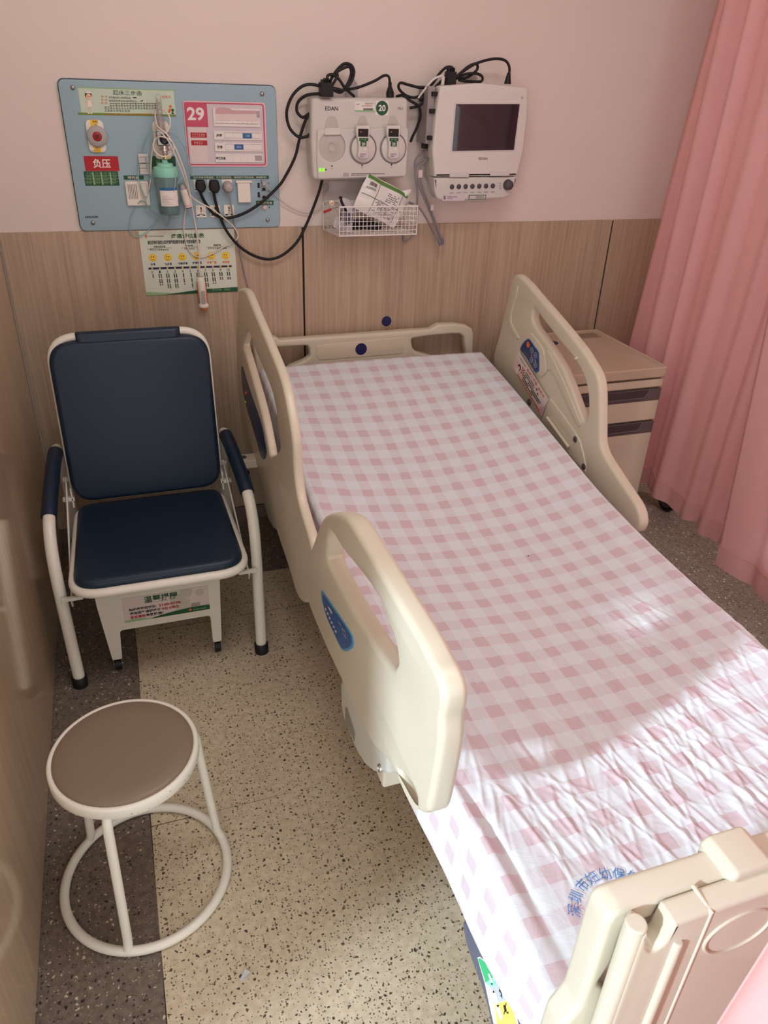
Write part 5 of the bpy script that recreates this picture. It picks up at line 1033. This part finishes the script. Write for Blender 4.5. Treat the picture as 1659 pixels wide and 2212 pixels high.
# seat
ys0, ys1 = -0.455, -0.955; zs0, zs1 = 0.398, 0.408
FSt = Frame((CX,ys0,zs0), (1,0,0), Vector((0,ys0-ys1,zs0-zs1))); HS_ = math.hypot(ys0-ys1, zs0-zs1)
ws = 0.242
slab_obj('seat', CHR, VINYLB, [Vector((p.x,p.y)) for p in fillet([(-ws+0.008,0.0),(-ws,-HS_),(ws,-HS_),(ws-0.008,0.0)],[0.05,0.075,0.075,0.05],8)][::-1], [], 0.044, 0.018, FSt, 0.010, res=5)
b = MB(); b.tube([FSt.at(p.x,p.y,-0.026) for p in fillet([(-ws+0.006,0.008),(-ws-0.004,-HS_-0.006),(ws+0.004,-HS_-0.006),(ws-0.006,0.008)],[0.05,0.085,0.085,0.05],8)],0.014,ENAMEL,14,closed=True,curve=False); b.build('seat_frame', CHR)
# arm frames
for s_ in (-1,1):
    X = lambda v: CX+s_*(CX-v)
    b = MB(); path = [(X(.080),-.285,0.02),(X(.088),-.290,.30),(X(.090),-.300,.47),(X(.088),-.330,.545),(X(.085),-.375,.572),(X(.080),-.45,.566),(X(.072),-.58,.540),(X(.066),-.68,.512),(X(.0635),-.745,.474),(X(.0635),-.790,.415),(X(.066),-.820,.33),(X(.070),-.845,.22),(X(.0735),-.866,.11),(X(.077),-.885,.022)]
    b.tube(path, 0.0178, ENAMEL, 16, 6); af = b.build('arm_frame', CHR)
    for (x,y) in ((X(.077),-.886),(X(.080),-.284)):
        b = MB(); b.lathe([(0,0.0),(0.0225,0.0),(0.0225,0.034),(0.0185,0.037)], (x,y,0.0), (0,0,1), BLK, 24); b.build('rubber_foot', af)
    b = MB(); b.tube([(X(.0845),-.392,.5725),(X(.080),-.45,.566),(X(.072),-.58,.540),(X(.0665),-.672,.515),(X(.0645),-.70,.502)], 0.0232, VINYLB, 18, 6); b.build('armrest_pad', CHR, bevel=0.002)
    b = MB(); b.box((X(.108)-0.0035,-0.006,-0.013),(X(.108)+0.0035,0.0,0.013),ENAMEL)
    b = MB(); P, Q = Vector((X(.102),-.400,.475)), Vector((X(.092),-.815,.255)); d_ = (Q-P).normalized(); nn = Vector((0,-d_.z,d_.y))*0.014; e_ = Vector((0.0025,0,0))
    b.add([P-nn-e_,Q-nn-e_,Q+nn-e_,P+nn-e_,P-nn+e_,Q-nn+e_,Q+nn+e_,P+nn+e_],[(0,1,2,3),(7,6,5,4),(0,4,5,1),(1,5,6,2),(2,6,7,3),(3,7,4,0)],ENAMEL); b.build('link_bar', CHR, bevel=0.001)
    for box_ in (((min(X(.09),X(.128)),-.408,.468),(max(X(.09),X(.128)),-.396,.482)),((min(X(.085),X(.122)),-.47,.425),(max(X(.085),X(.122)),-.452,.437)),((min(X(.07),X(.13)),-.858,.298),(max(X(.07),X(.13)),-.846,.310)),((min(X(.112),X(.118)),-.47,.40),(max(X(.112),X(.118)),-.41,.47))):
        MB().box(*box_, ENAMEL).build('bracket', CHR, bevel=0.0015)
# lower sheet-metal leg frame with the notice
YL = -0.852
FL = wallF(-YL)
def L_(*p): return UZ(p, YL)
zT = 0.372
o6 = [(0.163,zT),(0.528,zT)] 
pq_ = L_((455,1330),(463,1325),(471,1400),(484,1394),(250,1365),(262,1358),(256,1432),(270,1430))
bot = L_((258,1362),(460,1329)); zb6 = (bot[0].y+bot[1].y)/2
out6 = [(0.160,zT),(0.532,zT),(0.532,0.30),(0.520,0.045),(0.492,0.045),(0.492,zb6),(0.215,zb6),(0.207,0.045),(0.178,0.045),(0.162,0.26)]
lf = slab_obj('leg_frame', CHR, ENAMEL, fillet(out6,[0.004,0.004,0.02,0.003,0.003,0.012,0.012,0.003,0.003,0.03],4), [], 0.003, 0.0008, FL, 0.0, res=2)
for (x0,x1) in ((0.178,0.181),(0.204,0.207),(0.492,0.495),(0.517,0.520)): 
    MB().box((x0,YL+0.003,0.045),(x1,YL+0.035,zT),ENAMEL).build('leg_flange', lf)
for x in (0.1925,0.506):
    b = MB(); b.tube([(x-0.009,YL+0.012,0.0195),(x+0.009,YL+0.012,0.0195)],0.0190,BLK,22,curve=False); b.build('castor_wheel', CHR, bevel=0.001)
    b = MB()
    for s_ in (-1,1): b.box((x+s_*0.0115-0.001,YL+0.0,0.012),(x+s_*0.0115+0.001,YL+0.024,0.05),STEEL)
    b.tube([(x-0.015,YL+0.012,0.0195),(x+0.015,YL+0.012,0.0195)],0.0035,STEEL,10,curve=False); b.build('castor_fork', CHR)
# notice (QR code left out)
cn = L_((263,1292),(449,1266),(453,1314),(268,1346)); u0 = (cn[0].x+cn[3].x)/2; u1 = (cn[1].x+cn[2].x)/2; v1 = (cn[0].y+cn[1].y)/2; v0 = (cn[2].y+cn[3].y)/2
ns = slab_obj('notice_sticker', lf, PALEP, [Vector(p) for p in ((u0,v0),(u1,v0),(u1,v1),(u0,v1))], [], 0.0012, 0.0002, FL, 0.0012, label='printed notice with red and black lines above a green wave')
g = Gfx(FL, lambda x, y: Vector((u0+(u1-u0)*x, v0+(v1-v0)*(1-y))), h=0.0014)
PG = mat('pale_taupe_print', (198,192,180), 0.6)
for i_,(x,y,r) in enumerate(((.68,.62,.10),(.63,.42,.09),(.74,.12,.075),(.90,.22,.05))): a = g.p((x,y)); rr = r*(u1-u0); g.b.add([g.fr.at(min(max(a.x+v.x,u0),u1), min(max(a.y+v.y,v0),v1), g.h+i_*0.0002) for v in circ(0,0,rr,24)],[tuple(range(24))],PG)
g.text('温馨提醒', .25,.32,.64,.04, GREEN, 2, 0.02)
g.text('陪护床使用时间：', .07,.56,.385,.44, BLACK, 2, 0.025); g.text('21:00-07:00', .41,.55,.665,.44, RED, 2, 0.03)
g.text('使用完毕请将椅子', .07,.72,.425,.60, BLACK, 2, 0.025); g.text('卡扣卡到位', .43,.72,.64,.60, RED, 2, 0.025)
g.text('避免滑脱', .07,.88,.245,.76, RED, 2, 0.025); g.text('导致跌倒！', .25,.88,.45,.76, BLACK, 2, 0.025)
g.poly([(0,1),(.30,1),(.22,.91),(.10,.90),(0,.93)], LGREEN, 1); g.poly([(.28,1),(1,1),(1,.80),(.80,.79),(.58,.84),(.42,.91)], GREEN, 2)
g.poly([(.745,.90),(.765,.83),(.785,.87),(.765,.97)], ORANGE, 3); g.dashes(.80,.88,.96,.94,LGREEN,3,9); g.dashes(.79,.63,.89,.69,BLACK,2,6); g.dashes(.78,.71,.90,.77,BLACK,2,7); g.build('notice_print', ns)
# ------------------------------------------------------------------ round stool
SX, SY = 0.2353, -1.6151
ST = thing('round_stool', 'round stool with taupe vinyl seat and white ring base by the wood wall', 'stool', (SX,SY,0))
MB().lathe([(0,0.4315),(0.10,0.4312),(0.135,0.4295),(0.1425,0.426),(0.144,0.42),(0.144,0.41),(0,0.41)], (SX,SY,0), (0,0,1), STOOLV, 72).build('seat_pad', ST)
MB().lathe([(0.1425,0.4235),(0.1465,0.4265),(0.151,0.4255),(0.1535,0.421),(0.1535,0.401),(0.1515,0.398),(0.10,0.398),(0.10,0.405),(0.140,0.405),(0.1425,0.4235)], (SX,SY,0), (0,0,1), ENAMEL, 72).build('seat_rim', ST)
b = MB(); n_ = 72; b.tube([(SX+0.186*math.cos(2*PI*k/n_),SY+0.186*math.sin(2*PI*k/n_),0.0112) for k in range(n_)],0.0108,ENAMEL,14,closed=True,curve=False); b.build('base_ring', ST)
for a in (-106,15.5,134):
    t = math.radians(a); d_ = lambda r, z: (SX+r*math.cos(t), SY+r*math.sin(t), z)
    b = MB(); b.tube([d_(0.128,0.402),d_(0.146,0.394),d_(0.1535,0.372),d_(0.156,0.34),d_(0.166,0.20),d_(0.1755,0.075),d_(0.178,0.045),d_(0.181,0.03),d_(0.186,0.018)],0.0102,ENAMEL,14,5); b.build('leg', ST)
sc = MB()
rn = random.Random(9)
for k in range(11):
    a = math.radians(rn.uniform(-95,-20)); r = 0.1537; z = rn.uniform(.402,.418); s_ = rn.uniform(.001,.0026)
    sc.add([(SX+r*math.cos(a+da/r),SY+r*math.sin(a+da/r),z+dz) for da,dz in ((-s_,0),(0,-s_*.6),(s_,0),(0,s_*.7))],[(0,1,2,3)],mat('chipped_paint', (120,104,84), 0.7) if k==0 else MATS['chipped_paint'])
sc.build('paint_chips', ST)
# ------------------------------------------------------------------ bedside cabinet
CABM = mat('cabinet_beige', (206,190,170), 0.4, var=0.015, spec=0.45); CABT = mat('cabinet_top_beige', (192,170,150), 0.35, var=0.015); HND = mat('handle_grey_brown', (96,86,86), 0.4); HND2 = mat('handle_recess', (70,62,62), 0.45)
CY0, CY1 = -0.595, -0.115; KX0, KX1 = 1.832, 2.272
CB_ = thing('bedside_cabinet', 'beige bedside cabinet with dark grip handles between bed and pink curtain', 'cabinet', ((KX0+KX1)/2,(CY0+CY1)/2,0))
MB().box((KX0+0.008,CY0+0.016,0.13),(KX1-0.006,CY1,0.712),CABM).build('cabinet_body', CB_, bevel=0.003)
tp = MB().box((KX0-0.005,CY0-0.006,0.722),(KX1+0.004,CY1+0.004,0.762),CABT).build('top_panel', CB_, bevel=0.006, seg=3)
b = MB(); zt_ = 0.762
b.tube([(KX0+0.006,CY0+0.010,zt_),(KX0+0.006,CY1-0.008,zt_),(KX1-0.008,CY1-0.008,zt_),(KX1-0.008,CY0+0.010,zt_)],0.006,CABT,10,curve=False); b.build('raised_lip', tp)
p = az(1182,736,zt_+.001); 
MB().lathe([(0,0.0012),(0.026,0.0012),(0.026,0)], (1.985,-0.235,zt_), (0,0,1), NAVY, 32).build('round_sticker', tp, label='round navy sticker')
g = Gfx(Frame((0,0,zt_),(1,0,0),(0,1,0)), None, h=0.0016); g.b.add([(1.980+dx,-0.232+dy,zt_+0.0016) for dx,dy in ((-.008,-.004),(.006,-.008),(.009,-.002),(-.004,.006))],[(0,1,2,3)],CARD); g.build('sticker_mark', tp)
a0, a1_ = az(1252,727,zt_), az(1312,740,zt_)
b = MB(); LB = mat('faded_label', (168,148,128), 0.5); b.box((2.115,-0.215,zt_),(2.235,-0.150,zt_+0.0008),LB)
b.build('faded_label', tp)
g = Gfx(Frame((0,0,zt_),(1,0,0),(0,1,0)), None, h=0.0012)
for k in range(4): g.dashes(2.122,-0.206+k*0.014,2.228,-0.199+k*0.014,mat('faded_print', (120,104,90), 0.6) if k==0 else MATS['faded_print'],0,16)
g.build('label_lines', tp)
MB().box((KX0,CY0,0.684),(KX1,CY0+0.03,0.714),CABM).build('front_rail', CB_, bevel=0.003)
def front(name, z0, z1, hz0, hz1):
    d = MB().box((KX0,CY0,z0),(KX1,CY0+0.018,z1),CABM).build(name, CB_, bevel=0.003)
    h = MB().box((KX0,CY0-0.001,hz0),(KX1,CY0+0.017,hz1),HND).build('grip_handle', d, bevel=0.002)
    xm0, xm1 = KX0+0.07, KX1-0.075
    slab_obj('grip_recess', h, HND2, fillet([(xm0-0.02,hz1-0.002),(xm1+0.02,hz1-0.002),(xm1+0.004,hz0+0.016),(xm0-0.004,hz0+0.016)],0.006,4), [], 0.003, 0.0008, wallF(-CY0+0.001), 0.0012)
    b = MB(); b.tube([(xm0-0.022,CY0-0.002,hz1-0.003),(xm0-0.004,CY0-0.002,hz0+0.014),(xm1+0.004,CY0-0.002,hz0+0.014),(xm1+0.022,CY0-0.002,hz1-0.003)],0.0032,HND,8,curve=False); b.build('grip_edge', h)
    return d
front('drawer', 0.548, 0.632, 0.628, 0.676); front('cabinet_door', 0.135, 0.496, 0.492, 0.540)
for (x,y) in ((KX0+0.05,CY0+0.06),(KX1-0.05,CY0+0.06),(KX0+0.05,CY1-0.06),(KX1-0.05,CY1-0.06)):
    b = MB(); b.tube([(x-0.012,y,0.042),(x+0.012,y,0.042)],0.041,DGREY,24,curve=False); b.box((x-0.018,y-0.012,0.07),(x+0.018,y+0.012,0.132),GREYPL); b.build('castor', CB_, bevel=0.002)
# ------------------------------------------------------------------ pink curtains
def curtain_mat(name, c, tr=0.45):
    m = mat(name, c, 0.85, spec=0.15); nt, N, L, b = nodes(m)
    tl = N.new('ShaderNodeBsdfTranslucent'); tl.inputs['Color'].default_value = rgb(c); ms_ = N.new('ShaderNodeMixShader'); ms_.inputs[0].default_value = tr
    out = N['Material Output']; L.new(b.outputs[0], ms_.inputs[1]); L.new(tl.outputs[0], ms_.inputs[2]); L.new(ms_.outputs[0], out.inputs[0])
    tc = N.new('ShaderNodeTexCoord'); nz = N.new('ShaderNodeTexNoise'); nz.inputs['Scale'].default_value = 12; nz.inputs['Detail'].default_value = 4; mp = N.new('ShaderNodeMapping'); mp.inputs['Scale'].default_value = (1,1,.25); L.new(tc.outputs['Object'], mp.inputs[0]); L.new(mp.outputs[0], nz.inputs[0])
    bp = N.new('ShaderNodeBump'); bp.inputs['Strength'].default_value = 0.3; bp.inputs['Distance'].default_value = 0.012; L.new(nz.outputs[0], bp.inputs['Height']); L.new(bp.outputs[0], b.inputs['Normal']); L.new(bp.outputs[0], tl.inputs['Normal'])
    return m
M_cur = curtain_mat('pink_curtain', (244,200,200), 0.38)
def curtain(name, top, bot, z0, z1, folds, amp_t, amp_b, seed, label, hem=0.11, n=260, m=60, zbot=None, group=None):
    """top / bottom: XY polylines followed by the cloth; folds: number of pleats"""
    rs = np.random.RandomState(seed); T = [Vector((x,y,0)) for x,y in top]; B = [Vector((x,y,0)) for x,y in bot]
    def along(P, t):
        L_s = [(b_-a).length for a,b_ in zip(P,P[1:])]; d = t*sum(L_s)
        for a,b_,l in zip(P,P[1:],L_s):
            if d <= l+1e-9: return a.lerp(b_, d/l), (b_-a).normalized()
            d -= l
        return P[-1], (P[-1]-P[-2]).normalized()
    ph = rs.rand(8)*6.28; pw_ = rs.uniform(.7,1.3,6)
    G = []
    for j in range(m+1):
        v = j/m; row = []
        for i in range(n+1):
            u = i/n
            a, ta = along(T,u); b_, tb = along(B,u); w = v**0.8
            p = a.lerp(b_, w); t = ta.lerp(tb, w).normalized(); nrm = Vector((-t.y,t.x,0)); amp = amp_t+(amp_b-amp_t)*w
            uu = u + 0.018*math.sin(2*PI*u*3+ph[3]) + 0.010*math.sin(2*PI*u*7+ph[4]+v*1.5)
            f = 2*PI*folds*uu
            env = 0.65+0.35*math.sin(2*PI*u*2.3+ph[5])
            off = amp*env*(math.sin(f+ph[0]+0.5*v*math.sin(ph[1]+u*9)) + 0.35*math.sin(2*f+ph[2]+v) + 0.5*v*math.sin(f*0.37+ph[6]))
            slip = 0.35*amp*math.cos(f+ph[0])
            zb_ = z0 if zbot is None else zbot(u)
            q_ = p+nrm*off+t*slip; row.append((q_.x,q_.y,z1+(zb_-z1)*v + (0.006*math.sin(f*0.5+ph[7])*v)))
        G.append(row)
    b = MB(); b.grid(G, M_cur); o = b.build(name, loc=(bot[0][0],bot[0][1],z0)); tag(o, label, 'curtain', group)
    so = o.modifiers.new('cloth', 'SOLIDIFY'); so.thickness = 0.0012
    # turned-up hem with its stitch line
    k0 = None; HM = []
    for j in range(m+1):
        if (1-j/m)*(z1-z0) <= hem: HM.append(j)
    hg = [[Vector(G[j][i])+Vector((-0.0022,0,0)) for i in range(n+1)] for j in HM]
    b = MB(); b.grid(hg, M_cur); b.build('hem', o)
    b = MB(); b.tube([Vector(G[HM[0]][i])+Vector((-0.003,0,0)) for i in range(0,n+1,1)],0.0009,M_cur,5,curve=False); b.build('hem_stitching', o)
    return o
curtain('pink_curtain', [(2.72,-.012),(2.62,-.125),(2.52,-.235),(2.415,-.345),(2.40,-.52),(2.40,-.80),(2.44,-1.2)], [(2.54,-.012),(2.46,-.11),(2.37,-.20),(2.37,-.55),(2.36,-.85),(2.375,-1.12)], 0.195, 2.55, 8.3, 0.023, 0.026, 4, 'pleated pink curtain panel beside the bedside cabinet', group=None)
curtain('pink_curtain', [(2.38,-.70),(2.34,-.95),(2.33,-1.3),(2.36,-2.0),(2.36,-3.4)], [(2.285,-1.075),(2.31,-1.25),(2.31,-1.7),(2.34,-2.2),(2.34,-3.4)], 0.175, 2.55, 12.0, 0.024, 0.030, 23, 'pink curtain panel overlapping in front at the right edge of the photo')
curtain('pink_curtain', [(1.10,-2.585),(1.35,-2.60),(1.7,-2.60)], [(0.735,-2.600),(1.2,-2.62),(1.7,-2.62)], 0.25, 2.55, 5, 0.012, 0.014, 31, 'pink curtain edge hanging past the footboard at the lower right corner', n=150)
# wheel under the curtain
WH = thing('castor_wheel', 'dark grey wheel showing under the pink curtain hem', 'wheel', (2.56,-0.43,0))
b = MB(); b.tube([(2.575,-0.43,0.058),(2.605,-0.43,0.058)],0.0575,BLK,30,curve=False); b.build('tyre', WH, bevel=0.006)
b = MB(); b.tube([(2.570,-0.43,0.058),(2.61,-0.43,0.058)],0.040,DGREY,26,curve=False); b.build('hub', WH, bevel=0.004)
b = MB(); b.box((2.55,-0.45,0.09),(2.63,-0.40,0.17),DGREY); b.build('fork', WH, bevel=0.004)
# scrap of paper
p = az(528,2111,0.0)
b = MB(); q_ = [az(518,2118,0),az(530,2096,0),az(542,2102,0),az(532,2116,0),az(524,2120,0)]
top_ = [(v.x,v.y,0.0035+0.003*(i%2)) for i,v in enumerate(q_)]; low_ = [(v.x,v.y,0.0005) for v in q_]
b.add(top_+low_, [(0,1,2,3,4),(9,8,7,6,5)]+[(i,(i+1)%5,(i+1)%5+5,i+5) for i in range(5)], mat('scrap_paper', (196,196,196), 0.5)); o = b.build('paper_scrap'); tag(o, 'small pale scrap lying on the speckled floor', 'paper')
# ------------------------------------------------------------------ light
w = bpy.data.worlds.new('world'); S.world = w; w.use_nodes = True
bg = w.node_tree.nodes['Background']; bg.inputs[0].default_value = (1.0,0.985,0.965,1); bg.inputs[1].default_value = WORLD
def area(name, loc, target, sx_, sy_, e, c):
    l = bpy.data.lights.new(name, 'AREA'); l.shape = 'RECTANGLE'; l.size = sx_; l.size_y = sy_; l.energy = e; l.color = c
    o = bpy.data.objects.new(name, l); o.location = loc; o.rotation_euler = (Vector(target)-Vector(loc)).to_track_quat('-Z','Y').to_euler(); link(o); return o
for nm, a in AREAS: area(nm, *a)
sl = bpy.data.lights.new('daylight', 'SUN'); sl.energy = SUN[0]; sl.angle = math.radians(SUN[1]); sl.color = SUN[2]
so = bpy.data.objects.new('daylight', sl); so.location = (-3,-3.5,2.5); dvec = Vector((1,SUN[3],-SUN[4])); so.rotation_euler = dvec.to_track_quat('-Z','Y').to_euler(); link(so)
S.view_settings.view_transform = 'Standard'; S.view_settings.look = 'None'; S.view_settings.gamma = 1; S.view_settings.exposure = EXPO
S.view_settings.use_curve_mapping = False
S.cycles.max_bounces = 8
